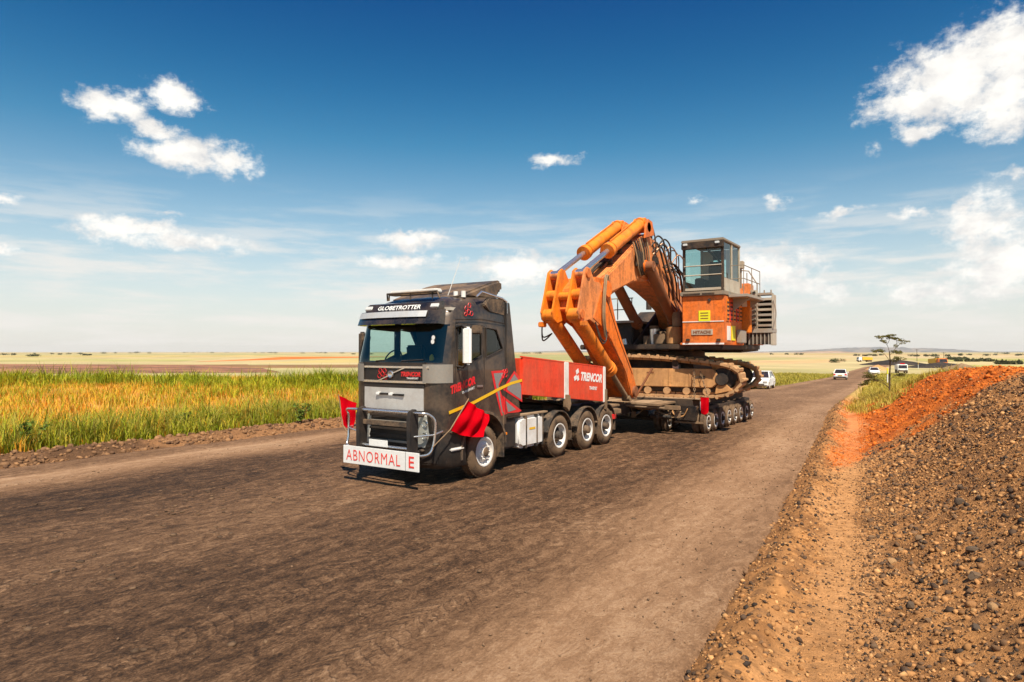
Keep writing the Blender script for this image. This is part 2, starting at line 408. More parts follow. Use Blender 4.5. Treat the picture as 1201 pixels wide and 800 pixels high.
# ------------------------------------------------------------------ ground
def grid_faces(nr, nc):
    i = np.arange(nr - 1)[:, None] * nc + np.arange(nc - 1)[None]; return np.stack([i, i + 1, i + nc + 1, i + nc], -1).reshape(-1, 4)
gx = np.concatenate([-np.geomspace(12000, 62, 55), np.arange(-60, -16, 1.5), np.arange(-16, -8, .12), np.arange(-8, 30, 2.), np.geomspace(31, 12000, 55)])
gy = np.concatenate([-np.geomspace(6000, 22, 24), np.arange(-20, 36, .16), np.arange(36, 110, 2.), np.geomspace(112, 12500, 75)])
GX, GY = np.meshgrid(gx, gy)
def ground_z(X, Y):
    z = rz(np.clip(Y, -190, 900)) - .10
    sL = xl(np.clip(Y, -190, 900)) - X
    near = (sL > -.5) & (sL < 6) & (Y < 60) & (Y > -25)
    wr = .16 * np.exp(-((sL - 1.0) / .55) ** 2) * (.35 + 1.3 * fbm(Y * .9, X * 1.1, 3)) + .10 * sst(sL, 0, .5)
    rg = (fbm(X * 3.3, Y * 3.3, 5, .6) - .5) * .16 * sst(sL, .1, .6) * (1 - sst(sL, 3, 6))
    return z + np.where(near, wr + rg, np.where(sL >= 6, .10, 0.)) - .5 * ((X - xr(np.clip(Y, -190, 900)) > 1.5) & (X - xr(np.clip(Y, -190, 900)) < 12) & (Y > -30) & (Y < 70))
GZ = ground_z(GX, GY)
dist = np.hypot(GX - CX, GY - CY)
nA = fbm(GX * .004 + 5, GY * .004 + 9, 5); nB = fbm(GX * .0009, GY * .0013 + 3, 4); nC = fbm(GX * .35, GY * .35, 4)
tan = np.array([.42, .28, .13]); grn = np.array([.29, .27, .11]); ylw = np.array([.44, .35, .18]); brn = np.array([.20, .11, .06]); org = np.array([.52, .20, .04])
Cg = lerp(ylw, grn, sst(nA, .42, .6)[..., None]); Cg = lerp(Cg, tan, sst(nB, .5, .62)[..., None] * .8)
sL = xl(np.clip(GY, -190, 900)) - GX
fieldw = (sL > 2.6) & (dist < 75) & (GY < 45)
Cg = np.where(fieldw[..., None], lerp(org, np.array([.40, .24, .06]), sst(nC, .4, .65)[..., None]), Cg)
clod = ((sL > -.6) & (sL <= 2.6) & (GY < 60))
Cg = np.where(clod[..., None], lerp(np.array([.11, .058, .030]), np.array([.26, .13, .058]), sst(nC + .25 * (fbm(GX * 2, GY * 2, 3) - .5), .42, .62)[..., None]), Cg)
me = colmesh('ground', np.stack([GX, GY, GZ], -1).reshape(-1, 3), grid_faces(*GX.shape), Cg.reshape(-1, 3), 'plain')
putmesh('ground', me, 'structure')
M['soil_near'] = M['soil']
me.materials.append(M['soil'])
fc = grid_faces(*GX.shape); nearf = ((sL > -.8) & (sL < 6) & (dist < 80)).reshape(-1)[fc[:, 0]]
me.polygons.foreach_set('material_index', nearf.astype(np.int32)); me.shade_smooth()

# road: its own colour bands run along it (wheel lanes of pale dust, dark oily middle)
m, g = newmat('road')
pos = g.n('ShaderNodeNewGeometry').outputs['Position']
av = g.n('ShaderNodeAttribute', attribute_name='col').outputs[0]
u_ = g.n('ShaderNodeSeparateColor', {0: av}).outputs      # r: cross position 0..1
ps = g.v('ADD', pos, (0, 0, 0))
rot = g.n('ShaderNodeMapping', {'Vector': pos, 'Rotation': (0, 0, R(-2.0))}).outputs[0]
st1 = g.noise(g.v('MULTIPLY', rot, (1.1, .07, 1.)), 1., 6, .62, .3)[0]
st2 = g.noise(g.v('MULTIPLY', rot, (4.5, .8, 1.)), 1., 9, .70, .8)[0]
flk = g.noise(g.v('MULTIPLY', rot, (9., 4.5, 1.)), 1., 7, .72, 1.)[0]
cl1 = g.noise(g.v('MULTIPLY', rot, (6.5, 3.6, 1.)), 1., 11, .76, 1.0)[0]
cl2 = g.noise(g.v('MULTIPLY', rot, (38., 24., 1.)), 1., 6, .75, .6)[0]
big = g.noise(g.v('MULTIPLY', rot, (.35, .16, 1.)), 1., 4, .55, .2)[0]
uu = g.m('ADD', u_[0], g.m('MULTIPLY', g.m('SUBTRACT', st1, .5), .09))
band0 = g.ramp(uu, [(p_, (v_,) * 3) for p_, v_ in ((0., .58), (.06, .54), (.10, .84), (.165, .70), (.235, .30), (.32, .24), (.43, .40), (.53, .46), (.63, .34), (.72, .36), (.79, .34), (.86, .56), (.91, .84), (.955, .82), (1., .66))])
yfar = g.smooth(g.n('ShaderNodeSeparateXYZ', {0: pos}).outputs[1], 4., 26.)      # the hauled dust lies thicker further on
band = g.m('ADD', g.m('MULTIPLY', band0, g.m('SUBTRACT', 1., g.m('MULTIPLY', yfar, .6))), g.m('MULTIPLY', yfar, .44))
rough = g.m('SUBTRACT', 1.25, band)
pxy = g.n('ShaderNodeSeparateXYZ', {0: rot}).outputs
tread = None
for x0, wd in ((4.75, .36), (3.2, .26), (.4, .28), (-1.6, .28), (-6.2, .3)):      # lug prints left by loaded tyres
    dx_ = g.m('SUBTRACT', g.m('ADD', pxy[0], g.m('MULTIPLY', g.m('SUBTRACT', st1, .5), 1.2)), x0); ad = g.m('ABSOLUTE', dx_)
    wv = g.m('SINE', g.m('MULTIPLY', g.m('ADD', pxy[1], g.m('MULTIPLY', ad, .8)), 33.))
    tk = g.m('MULTIPLY', g.smooth(ad, wd, wd * .7), g.smooth(wv, -.1, .7)); tread = tk if tread is None else g.m('MAXIMUM', tread, tk)
tread = g.m('MULTIPLY', tread, g.smooth(g.noise(g.v('MULTIPLY', rot, (.8, .3, 1.)), 1., 5, .6)[0], .44, .58))
ns = g.m('ADD', g.m('MULTIPLY', g.m('SUBTRACT', st2, .5), 1.0), g.m('ADD', g.m('MULTIPLY', g.m('SUBTRACT', cl1, .5), 2.3), g.m('MULTIPLY', g.m('SUBTRACT', cl2, .5), 2.0)))
f = g.m('ADD', g.m('ADD', g.m('ADD', g.m('MULTIPLY', tread, .09), g.m('MULTIPLY', g.m('MULTIPLY', g.smooth(flk, .60, .68), rough), .40)), g.m('ADD', band, g.m('MULTIPLY', g.m('SUBTRACT', big, .5), .6))), g.m('MULTIPLY', ns, rough))
colr = g.ramp(f, [(0., (.030, .0165, .0095)), (.25, (.074, .0385, .0200)), (.5, (.148, .079, .041)), (.78, (.258, .146, .079)), (1., (.37, .232, .137))])
hgt = g.m('ADD', g.m('MULTIPLY', cl1, 1.0), g.m('ADD', g.m('MULTIPLY', cl2, .45), g.m('MULTIPLY', st2, .5)))
bmp = g.n('ShaderNodeBump', {'Height': g.m('ADD', g.m('MULTIPLY', hgt, rough), g.m('MULTIPLY', tread, .35)), 'Strength': 1., 'Distance': .07}).outputs[0]
b = g.n('ShaderNodeBsdfPrincipled', {'Base Color': colr, 'Roughness': .85, 'Normal': bmp, 'Specular IOR Level': .2})
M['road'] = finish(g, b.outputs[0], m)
ry = np.concatenate([np.arange(-34, 30, .12), np.arange(30, 110, 1.), np.arange(112, 420, 6.)]); rt = np.linspace(0, 1, 110)
RY, RT = np.meshgrid(ry, rt, indexing='ij'); wig = (fbm(RY * .9, RT * 0 + 4, 4) - .5) * .35
A, B = xl(RY) + wig * (RT < .5), xr(RY) + .1 + (fbm(RY * 1.1 + 50, RT * 0 + 8, 4) - .5) * .3 * (RT > .5)
RX = A + (B - A) * RT
lat = np.where((RT > .16) & (RT < .74), 1., .35)
RZZ = rz(RY) + (fbm(RX * 1.6, RY * .5, 4) - .5) * .030 * lat + (fbm(RX * 5, RY * 2.2, 4) - .5) * .022 * lat - .12 * ((RT < .001) | (RT > .999)) - .02 * np.exp(-((RX - 4.4 + .05 * RY) / .12) ** 2)
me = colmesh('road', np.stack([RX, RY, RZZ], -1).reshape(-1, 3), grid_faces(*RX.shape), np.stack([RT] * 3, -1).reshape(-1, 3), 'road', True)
putmesh('road', me, 'structure')

# bank on the right of the road
by = np.concatenate([np.arange(-13, 26, .09), np.arange(26, 76, .35)]); bs = np.concatenate([np.arange(-.12, 6.2, .085), np.arange(6.4, 18, .5)])
BY, BS = np.meshgrid(by, bs, indexing='ij'); BX = xr(BY) + BS
BZ = berm_z(BX, BY) - .35 * ((BS < -.1) | (BS > 17.4))
n1_ = fbm(BX * 1.7, BY * 1.7, 5, .6); n2_ = fbm(BX * 7, BY * 7, 4, .6)
cb = lerp(np.array([.45, .215, .078]), np.array([.31, .145, .054]), sst(n1_, .42, .62)[..., None]); cb = lerp(cb, np.array([.15, .080, .042]), (sst(n2_, .5, .7) * .7)[..., None])
pc_ = .92 + .55 * (fbm(BY * .45 + 3, BS * 0 + 6, 3) - .5) * 2; ph_ = .26 + .22 * fbm(BY * .6 + 31, BS * 0 + 2, 3); path = (1 - sst(np.abs(BS - pc_) / ph_ + 1.1 * (n1_ - .5), .75, 1.25)) * (.55 + .45 * sst(fbm(BX * 1.1, BY * .8, 3), .35, .55)); cb = lerp(cb, np.array([.50, .255, .105]), path[..., None] * .9)
ow = orange_w(BX, BY); oc = lerp(np.array([.58, .15, .022]), np.array([.40, .10, .020]), sst(n1_, .4, .6)[..., None]); oc = lerp(oc, np.array([.60, .24, .09]), path[..., None] * .85)
cb = lerp(cb, oc, ow[..., None]); cb = lerp(cb, np.array([.44, .30, .10]), (sst(BY, 26, 40))[..., None] * .8)
me = colmesh('bank', np.stack([BX, BY, BZ], -1).reshape(-1, 3), grid_faces(*BX.shape), cb.reshape(-1, 3), 'soil', True)
putmesh('bank', me, 'structure')

# stones ----------------------------------------------------------------
def ico(sub=1):
    bm = bmesh.new(); bmesh.ops.create_icosphere(bm, subdivisions=sub, radius=1); v = np.array([q.co[:] for q in bm.verts]); f = np.array([[q.index for q in p.verts] for p in bm.faces]); bm.free(); return v, f
IV, IF = ico(1)
OV = np.array([(1, 0, 0), (-1, 0, 0), (0, 1, 0), (0, -1, 0), (0, 0, 1), (0, 0, -1)], float); OF = np.array([(0, 2, 4), (2, 1, 4), (1, 3, 4), (3, 0, 4), (2, 0, 5), (1, 2, 5), (3, 1, 5), (0, 3, 5)])
def rotm(n):
    q = RNG.normal(size=(n, 4)); q /= np.linalg.norm(q, axis=1)[:, None]; w_, x, y, z = q.T
    return np.stack([1 - 2 * (y * y + z * z), 2 * (x * y - z * w_), 2 * (x * z + y * w_), 2 * (x * y + z * w_), 1 - 2 * (x * x + z * z), 2 * (y * z - x * w_), 2 * (x * z - y * w_), 2 * (y * z + x * w_), 1 - 2 * (x * x + y * y)], -1).reshape(n, 3, 3)
def stones(name, P, S, C, mat='stone', small=.024):
    Vs, Fs, Cs, k0 = [], [], [], 0
    for sel, bv, bf, jit in ((S < small, OV, OF, .9), (S >= small, IV, IF, .62)):
        n = int(sel.sum()); k = len(bv)
        if not n: continue
        v = bv[None] * (1 + (RNG.random((n, k, 1)) - .5) * jit) * RNG.uniform(.55, 1.3, (n, 1, 3)) * S[sel][:, None, None]
        v = np.einsum('nij,nkj->nki', rotm(n), v) * np.array([1, 1, .85]) + P[sel][:, None]
        Vs.append(v.reshape(-1, 3)); Fs.append((bf[None] + (np.arange(n) * k)[:, None, None]).reshape(-1, 3) + k0); Cs.append(np.repeat(C[sel], k, 0)); k0 += n * k
    return putmesh(name, colmesh(name, np.concatenate(Vs), np.concatenate(Fs), np.concatenate(Cs), mat), 'stuff')
def sample_bank(n, y0, y1, s0, s1, pw=1.0):
    Y = y0 + (y1 - y0) * RNG.random(n) ** pw; s = RNG.uniform(s0, s1, n); X = xr(Y) + s; return X, Y, s
def stonecol(X, Y, n):
    pal = np.array([[.080, .050, .033], [.045, .033, .026], [.15, .085, .046], [.35, .175, .068], [.46, .25, .105], [.26, .13, .055]])
    c = pal[RNG.choice(6, n, p=[.15, .10, .17, .26, .13, .19])] * RNG.uniform(.75, 1.25, (n, 1))
    o = orange_w(X, Y) > RNG.uniform(.25, .75, n)
    oc = np.array([.54, .14, .022]) * RNG.uniform(.55, 1.2, (n, 1)); return np.where(o[:, None] & (RNG.random((n, 1)) < .88), oc, c)
Xs, Ys, Ss = [], [], []
for (n, y0, y1, s0, s1, lo, hi, pw) in [(60000, -8, 5, 1.05, 6.2, .007, .022, 1.15), (9000, -8, 9, 1.15, 6.2, .018, .045, 1.1), (26000, 3, 24, 1.1, 6.5, .011, .030, 1.), (1500, 4, 24, 1.3, 6.5, .03, .075, 1.), (8000, -8, 30, -.05, .75, .008, .032, 1.3), (5000, -8, 14, .5, 1.35, .006, .024, 1.2)]:
    X, Y, s = sample_bank(n, y0, y1, s0, s1, pw); Xs.append(X); Ys.append(Y); Ss.append(lo + (hi - lo) * RNG.random(n) ** 2.2)
X, Y, S = map(np.concatenate, (Xs, Ys, Ss)); Z = berm_z(X, Y) + S * .12
stones('gravel', np.c_[X, Y, Z], S, stonecol(X, Y, len(X)))
# clods thrown up along the far edge of the road and grit on the road itself
n = 12000; Y = RNG.uniform(-14, 45, n); s = RNG.gamma(2.2, .42, n); X = xl(Y) - s + .1; S = .010 + .075 * RNG.random(n) ** 4.
C_ = lerp(np.array([.11, .06, .035]), np.array([.30, .16, .075]), RNG.random((n, 1))); stones('soil_clods', np.c_[X, Y, ground_z(X, Y) + S * .2], S, C_)
n = 3800; Y = RNG.uniform(-9, 22, n); t = np.where(RNG.random(n) < .55, 1 - RNG.gamma(1.3, .05, n), RNG.random(n)); t = np.clip(t, 0, 1); X = xl(Y) + (xr(Y) - xl(Y)) * t; S = .005 + .016 * RNG.random(n) ** 3
stones('road_grit', np.c_[X, Y, rz(Y) + S * .4], S, lerp(np.array([.08, .05, .033]), np.array([.24, .15, .09]), RNG.random((n, 1))))
n = 5000; Y = -9 + 40 * RNG.random(n) ** 1.4; t = np.clip(RNG.normal(.47, .17, n), .14, .97); X = xl(Y) + (xr(Y) - xl(Y)) * t; q = fbm(X * .7, Y * .22, 4); k = q > .46; X, Y = X[k], Y[k]; n = len(X); S = .006 + .05 * RNG.random(n) ** 5
o = stones('mud_crumbs', np.c_[X, Y, rz(Y) * 0], S, lerp(np.array([.06, .038, .025]), np.array([.17, .105, .062]), RNG.random((n, 1)) ** 1.4))
co = np.empty(len(o.data.vertices) * 3, np.float32); o.data.vertices.foreach_get('co', co); co = co.reshape(-1, 3); co[:, 2] = co[:, 2] * .38 + rz(co[:, 1]) + .004; o.data.vertices.foreach_set('co', co.ravel())
# the big rocks, one by one
rock_mats = []
m, g = newmat('rock'); oi = g.n('ShaderNodeObjectInfo').outputs['Random']; pos = g.n('ShaderNodeTexCoord').outputs['Object']
rc = g.ramp(oi, [(0, (.06, .043, .031)), (.35, (.12, .078, .048)), (.6, (.20, .118, .062)), (.85, (.30, .17, .08)), (1., (.40, .23, .10))])
rn = g.noise(pos, 14, 6, .65)[0]; rc = g.mix(1., rc, g.ramp(rn, [(.3, (.7,) * 3), (.7, (1.25,) * 3)]), 'MULTIPLY')
M['rock'] = finish(g, g.n('ShaderNodeBsdfPrincipled', {'Base Color': rc, 'Roughness': .9, 'Normal': g.n('ShaderNodeBump', {'Height': g.noise(pos, 45, 5, .7)[0], 'Strength': .7, 'Distance': .01}).outputs[0]}).outputs[0], m)
RV, RF = ico(2); rmesh = []
for k in range(9):
    v = RV.copy()
    for _ in range(9):      # chop flat facets
        d = RNG.normal(size=3); d /= np.linalg.norm(d); h = RNG.uniform(.55, .85); p = v @ d; v = v - np.where(p > h, p - h, 0)[:, None] * d
    v *= RNG.uniform(.75, 1.25, 3) * np.array([1, 1, .8]); rmesh.append(mesh_from('rock', v, [tuple(map(int, q)) for q in RF], 'rock', 28))
X, Y, s = sample_bank(300, -6.8, 2.5, 1.2, 5.0, 1.25)
for i in range(300):
    r = .020 + .044 * random.random() ** 2.8
    o = inst('rock', rmesh[i % 9], None, (X[i], Y[i], float(berm_z(X[i:i+1], Y[i:i+1])[0]) + r * .28), (random.uniform(-.4, .4), random.uniform(-.4, .4), random.uniform(0, 6.28)))
    o.scale = (r,) * 3; tag(o, 'angular rock lying loose on the stony roadside bank', 'rock', 'rocks on the bank')
# ------------------------------------------------------------------ wheels (meshes shared by all wheels of a kind)
def wheel_meshes(Rt, wd, deep, mat_rim='rim_white'):
    """outer face of the wheel at x=0, wheel reaches to x=-wd"""
    r = .555 * Rt
    m = MB(); sh = .045
    prof = [(-.02, r), (0.004, r + .03), (.006, r + .5 * (Rt - r)), (-.02, Rt - .05), (-.045, Rt - .012), (-.06, Rt), (-wd * .36, Rt), (-wd * .37, Rt - .012), (-wd * .41, Rt - .012), (-wd * .42, Rt), (-wd * .58, Rt), (-wd * .59, Rt - .012), (-wd * .63, Rt - .012), (-wd * .64, Rt), (-wd + .06, Rt), (-wd + .045, Rt - .012), (-wd + .02, Rt - .05), (-wd, r + .5 * (Rt - r)), (-wd + .02, r)]
    m.lathe(prof, (0, 0, 0), 'x', 36)
    # tread lugs
    nl = 40
    for i in range(nl):
        t = 2 * math.pi * i / nl
        for x0, x1 in ((-wd * .34, -.05), (-wd + .05, -wd * .66)):
            d = Vector((0, math.cos(t), math.sin(t))); tt = Vector((0, -math.sin(t), math.cos(t)))
            m.obox(Vector(((x0 + x1) / 2, 0, 0)) + d * (Rt + .002), (1, 0, 0), tt, d, abs(x1 - x0) / 2, Rt * .045, .006)
    ty = mesh_from('tyre', m.v, m.f, 'rubber', 40)
    m = MB(); d = .12 if deep else .055
    m.lathe([(-.03, r + .015), (.004, r + .012), (.002, r - .018), (-.03, r - .03), (-d, r - .05), (-d - .01, r * .78), (-d + (.02 if deep else .05), r * .60), (-d + (.02 if deep else .055), r * .42), (-d + .03, r * .40)], (0, 0, 0), 'x', 36)
    hub = .045 if deep else .03
    m.lathe([(-d - .02, r * .44), (-d + .02, r * .42), (hub, r * .34), (hub + .015, r * .26), (hub + .015, .001)], (0, 0, 0), 'x', 24)
    nb = 10
    for i in range(nb):
        t = 2 * math.pi * i / nb; q = (0, math.cos(t) * r * .52, math.sin(t) * r * .52)
        m.cyl((-d, q[1], q[2]), (-d + .06 + (.0 if deep else .03), q[1], q[2]), .017, n=6)
    me = mesh_from('wheel', m.v, m.f, [mat_rim, 'dusty_black'], 40)
    for p in me.polygons:          # dark hub
        if (p.center.yz if hasattr(p.center, 'yz') else Vector((p.center.y, p.center.z))).length < r * (.80 if deep else .36): p.material_index = 1
    return ty, me
W_STEER = wheel_meshes(.525, .31, False); W_DRIVE = wheel_meshes(.525, .29, True); W_TRAIL = wheel_meshes(.36, .22, True)
def put_wheel(ms, parent, x, y, z, flip=False):
    rot = (0, 0, math.pi) if flip else None
    wv = inst('wheel', ms[1], parent, (x, y, z), rot)
    ty = bpy.data.objects.new('tyre', ms[0]); col.objects.link(ty); ty.parent = wv
    return wv

# ------------------------------------------------------------------ tractor unit
T = thing('tractor_truck', (0, 1.5, 0), 'charcoal heavy haulage truck with silver grille pulling the red gooseneck', 'truck')
YF = lambda z: float(np.interp(z, [1.0, 1.5, 2.28, 2.45, 3.12, 3.30, 3.46, 3.58, 3.66, 3.70], [.02, .0, .0, .03, .20, .25, .34, .50, .72, 1.0]))
WH = lambda z: float(np.interp(z, [1.0, 2.2, 3.1, 3.4, 3.55, 3.64, 3.70], [1.225, 1.225, 1.20, 1.17, 1.10, .98, .80]))
YR = lambda z: float(np.interp(z, [1.0, 3.5, 3.64, 3.70], [2.20, 2.20, 2.15, 2.0]))
def ring(z):
    w_, y0, y1 = WH(z), YF(z), YR(z); rx, ry = .46, .40; P = []
    ns, nc, nf = 72, 14, 44
    for i in range(ns): P.append((w_, y1 + (y0 + ry - y1) * i / ns))
    for i in range(nc): t = math.pi / 2 * i / nc; P.append((w_ - rx + rx * math.cos(t) ** .8, y0 + ry - ry * math.sin(t) ** .9))
    for i in range(nf): t = i / nf; xx = (w_ - rx) * (1 - 2 * t); P.append((xx, y0 - .05 * (1 - (xx / (w_ - rx)) ** 2)))
    for i in range(nc): t = math.pi / 2 * (1 - i / nc); P.append((-w_ + rx - rx * math.cos(t) ** .8, y0 + ry - ry * math.sin(t) ** .9))
    for i in range(ns): P.append((-w_, y0 + ry + (y1 - y0 - ry) * i / ns))
    P.append((-w_, y1))
    return P
zs = np.concatenate([np.arange(1.02, 3.42, .03), [3.42, 3.46, 3.5, 3.54, 3.58, 3.61, 3.64, 3.66, 3.68, 3.695, 3.70]])
def inpoly(p, poly):
    c = False; n = len(poly)
    for i in range(n):
        a, b = poly[i], poly[(i + 1) % n]
        if (a[1] > p[1]) != (b[1] > p[1]) and p[0] < (b[0] - a[0]) * (p[1] - a[1]) / (b[1] - a[1]) + a[0]: c = not c
    return c
DW = [(.50, 2.22), (1.30, 2.50), (1.30, 3.05), (.52, 3.08)]; RW = [(1.46, 2.47), (2.06, 2.64), (1.82, 3.05), (1.46, 3.08)]
rings = [ring(z) for z in zs]; nr = len(rings[0])
def roofz(x, y, z): return z + .075 * max(0., y - .4) * float(sst(np.array(z), 3.3, 3.62))
V = [(x, y, roofz(x, y, z)) for P, z in zip(rings, zs) for x, y in P]; F = []; Fg = []
for i in range(len(zs) - 1):
    for j in range(nr - 1):
        q = (i * nr + j, i * nr + j + 1, (i + 1) * nr + j + 1, (i + 1) * nr + j)
        c = sum((Vector(V[k]) for k in q), Vector()) / 4
        if abs(c.x) > 1.1 and (inpoly((c.y, c.z), DW) or inpoly((c.y, c.z), RW)): continue
        if 2.36 < c.z < 3.12 and c.y < YF(c.z) + .20 and abs(c.x) < 1.13: Fg.append(q); continue
        if abs(c.x) > 1.0 and math.hypot(c.y - 1.38, c.z - .54) < .80: continue
        F.append(q)
F.append(tuple(range((len(zs) - 1) * nr, len(zs) * nr)))
F += [((i + 1) * nr + nr - 1, i * nr + nr - 1, i * nr, (i + 1) * nr) for i in range(len(zs) - 1)]   # rear wall
mb = MB(); mb.add(V, F); cabo = mb.build('cab', 'cab_paint', T, smooth=40)
mb = MB(); mb.add(V, Fg); mb.build('windshield', 'glass', T, smooth=60)
for sx in (1, -1):
    for poly, nm in ((DW, 'door_window'), (RW, 'quarter_window')):
        mb = MB(); mb.add([(sx * 1.208, a, b) for a, b in poly], [tuple(range(4))]); wo = mb.build(nm, 'glass_clear', T)
        fr = MB(); fr.tube([(sx * 1.222, a, b) for a, b in poly], .022, 6, True); fr.build('window_frame', 'black_plastic', wo)
# door: a panel with its own gap line
for sx in (1, -1):
    mb = MB(); P = [(.42, 1.44), (.46, 2.10), (1.32, 2.44), (1.36, 3.12), (.50, 3.15)]
    gl = [(.44, 1.32), (.44, 3.16), (1.38, 3.12), (1.40, 1.75), (1.10, 1.42)]
    mb.tube([(sx * 1.224, a, b) for a, b in gl], .008, 5, True); d = mb.build('door', 'black_plastic', T)
    h = MB(); h.box(*sorted((sx * 1.22, sx * 1.25)), 1.12, 1.32, 1.86, 1.90); h.build('handle', 'steel', d, .008)
mb = MB(); mb.tube([(1.226, 2.17, 1.2), (1.226, 2.17, 3.3)], .008, 5); mb.build('panel_seam', 'black_plastic', T); mb = MB(); mb.tube([(1.222, .45, 3.22), (1.222, 1.3, 3.26), (1.222, 2.2, 3.20)], .008, 5); mb.build('panel_seam', 'black_plastic', T)
for sx in (1, -1):
    mb = MB(); mb.prism([(2.2, 1.16), (2.78, 1.16), (2.62, 2.1), (2.46, 3.0), (2.34, 3.66), (2.2, 3.66)], sx * 1.14, sx * 1.222); mb.build('side_fairing', 'cab_paint', T, .015)
# roof deflector
mb = MB(); prof = [(.85, 3.70), (1.2, 3.83), (1.6, 3.96), (2.0, 4.09), (2.32, 4.17), (2.44, 4.14), (2.45, 3.94), (2.30, 3.90), (2.25, 3.78), (2.05, 3.72)]
mb.prism(prof, -.96, .96); mb.build('roof_deflector', 'roof_dusty', T, .05, seg=3)
for sx in (1, -1):
    mb = MB(); mb.prism([(1.45, 3.56), (1.62, 3.42), (2.18, 3.36), (2.24, 3.74), (1.6, 3.72)], sx * 1.09, sx * 1.19); mb.build('air_intake', 'dusty_black', T, .02)
mb = MB(); mb.tube([(1.17, 1.2, 3.72), (1.18, 1.35, 3.83), (1.18, 2.1, 3.74), (1.2, 2.24, 3.68), (1.2, 2.25, 3.42)], .025, 8); mb.build('grab_rail', 'chrome', T, smooth=60)
# sun visor, light strip, roof lettering, roof bar
mb = MB(); vx = lambda x: .20 * (abs(x) / 1.1) ** 3
xs = np.linspace(-1.1, 1.1, 15)
v = []; f = []
for x in xs:
    y = vx(x)
    v += [(x, -.14 + y, 3.13), (x, -.02 + y, 3.40), (x, .10 + y, 3.42), (x, .06 + y, 3.12)]
for i in range(14): f += [(i * 4 + a, i * 4 + (a + 1) % 4, i * 4 + 4 + (a + 1) % 4, i * 4 + 4 + a) for a in range(4)]
f += [(0, 1, 2, 3), (59, 58, 57, 56)]; mb.add(v, f); mb.build('sun_visor', 'gloss_black', T, smooth=40)
mb = MB(); v = []; f = []
for x in np.linspace(-1.05, .86, 12):
    y = vx(x); v += [(x, -.105 + y, 3.265), (x, -.052 + y, 3.385)]
f = [(2 * i, 2 * i + 2, 2 * i + 3, 2 * i + 1) for i in range(11)]; mb.add([(a, b - .012, c) for a, b, c in v], f); mb.build('visor_light_strip', 'silver', T)
mb = MB(); mb.prism([(.14, 3.40), (.245, 3.57), (.42, 3.60), (.42, 3.40)], -.98, .98); rs = mb.build('roof_sign', 'gloss_black', T, .02)
yz = Vector((0, .105, .17)).normalized()
text('GLOBETROTTER', 1.18, .10, (-.62, .16, 3.435), (1, 0, 0), yz, 'white_clean', rs, bold=.02)
for x in (.90, -.90): mb = MB(); mb.obox((x, .20, 3.49), (1, 0, 0), yz, Vector((1, 0, 0)).cross(yz), .10, .045, .018); mb.build('marker_lamp', 'lamp', T, .01)
mb = MB(); mb.tube([(-.66, .50, 3.66), (-.64, .46, 3.80), (.74, .46, 3.80), (.78, .50, 3.66)], .022, 8)
for x in (-.6, 0, .6): mb.cyl((x, .48, 3.66), (x, .48, 3.80), .016, n=6)
mb.build('roof_bar', 'dusty_black', T, smooth=60)
mb = MB(); mb.box(-.62, .66, .52, .72, 3.79, 3.87); mb.build('light_board', 'white_paint', T, .02)
mb = MB(); mb.box(-.62, .66, .50, .70, 3.765, 3.785); mb.build('light_board_base', 'dusty_black', T)
for x in (.78, .98): mb = MB(); mb.cyl((x, 1.0, 3.70), (x, 1.0, 3.83), .05, .05); mb.build('beacon', 'white_paint', T, smooth=40)
mb = MB(); mb.cyl((.55, 1.0, 3.7), (.80, 1.15, 4.55), .009, .004, 6); mb.build('antenna', 'white_paint', T)
# front face
def fy(x): return -.05 * (1 - min(1, abs(x) / .77) ** 2) - .012
def front_panel(name, x0, x1, z0, z1, mat, par=T, off=0., n=16, th=.03):
    v = []; f = []
    for i in range(n + 1):
        x = x0 + (x1 - x0) * i / n; y = fy(x) - off
        v += [(x, y, z0), (x, y, z1), (x, y + th, z1), (x, y + th, z0)]
    for i in range(n): f += [(i * 4 + a, i * 4 + (a + 1) % 4, i * 4 + 4 + (a + 1) % 4, i * 4 + 4 + a) for a in range(4)]
    f += [(0, 1, 2, 3), (4 * n + 3, 4 * n + 2, 4 * n + 1, 4 * n)]
    b = MB(); b.add(v, f); return b.build(name, mat, par, smooth=40)
front_panel('upper_grille', -.80, .80, 2.00, 2.27, 'black_plastic', off=.004)
front_panel('chrome_strip', -.86, .95, 2.262, 2.30, 'chrome', off=.02); front_panel('chrome_strip', -.84, .88, 1.97, 2.012, 'chrome', off=.02)
gp = front_panel('lower_grille', -.80, .80, 1.44, 1.87, 'silver', off=.006)
MB().box(-.30, -.06, -.095, -.04, 1.725, 1.765).build('grille_slot', 'black_plastic', gp); MB().box(.06, .34, -.095, -.04, 1.715, 1.755).build('grille_slot', 'black_plastic', gp)
MB().box(-.40, -.31, -.10, -.05, 1.72, 1.77).build('grille_latch', 'white_clean', gp, .006); MB().box(-.05, .05, -.10, -.05, 1.715, 1.765).build('grille_latch', 'white_clean', gp, .006)
front_panel('grille_gap', -.82, .82, 1.885, 1.955, 'black_plastic', off=.002)
for sx in (1, -1):     # corner air deflectors either side of the grille
    mb = MB(); v = []; f = []
    for i in range(9):
        t = i / 8 * math.pi / 2; rx, ry = .44, .38; x = .80 + .43 * math.sin(t); y = -.02 + .40 * (1 - math.cos(t))
        v += [(sx * x, y - .02, 1.98), (sx * x, y - .02, 2.34)]
    f = [(2 * i, 2 * i + 2, 2 * i + 3, 2 * i + 1) for i in range(8)]; mb.add(v, f); mb.build('corner_panel', 'greige', T, smooth=60)
em = MB(); em.lathe([(-.02, .072), (.012, .072), (.02, .06), (.012, .045), (.012, .001)], (0, -.085, 2.135), 'y', 24, -1); em = em.build('emblem', 'chrome', T, smooth=50)
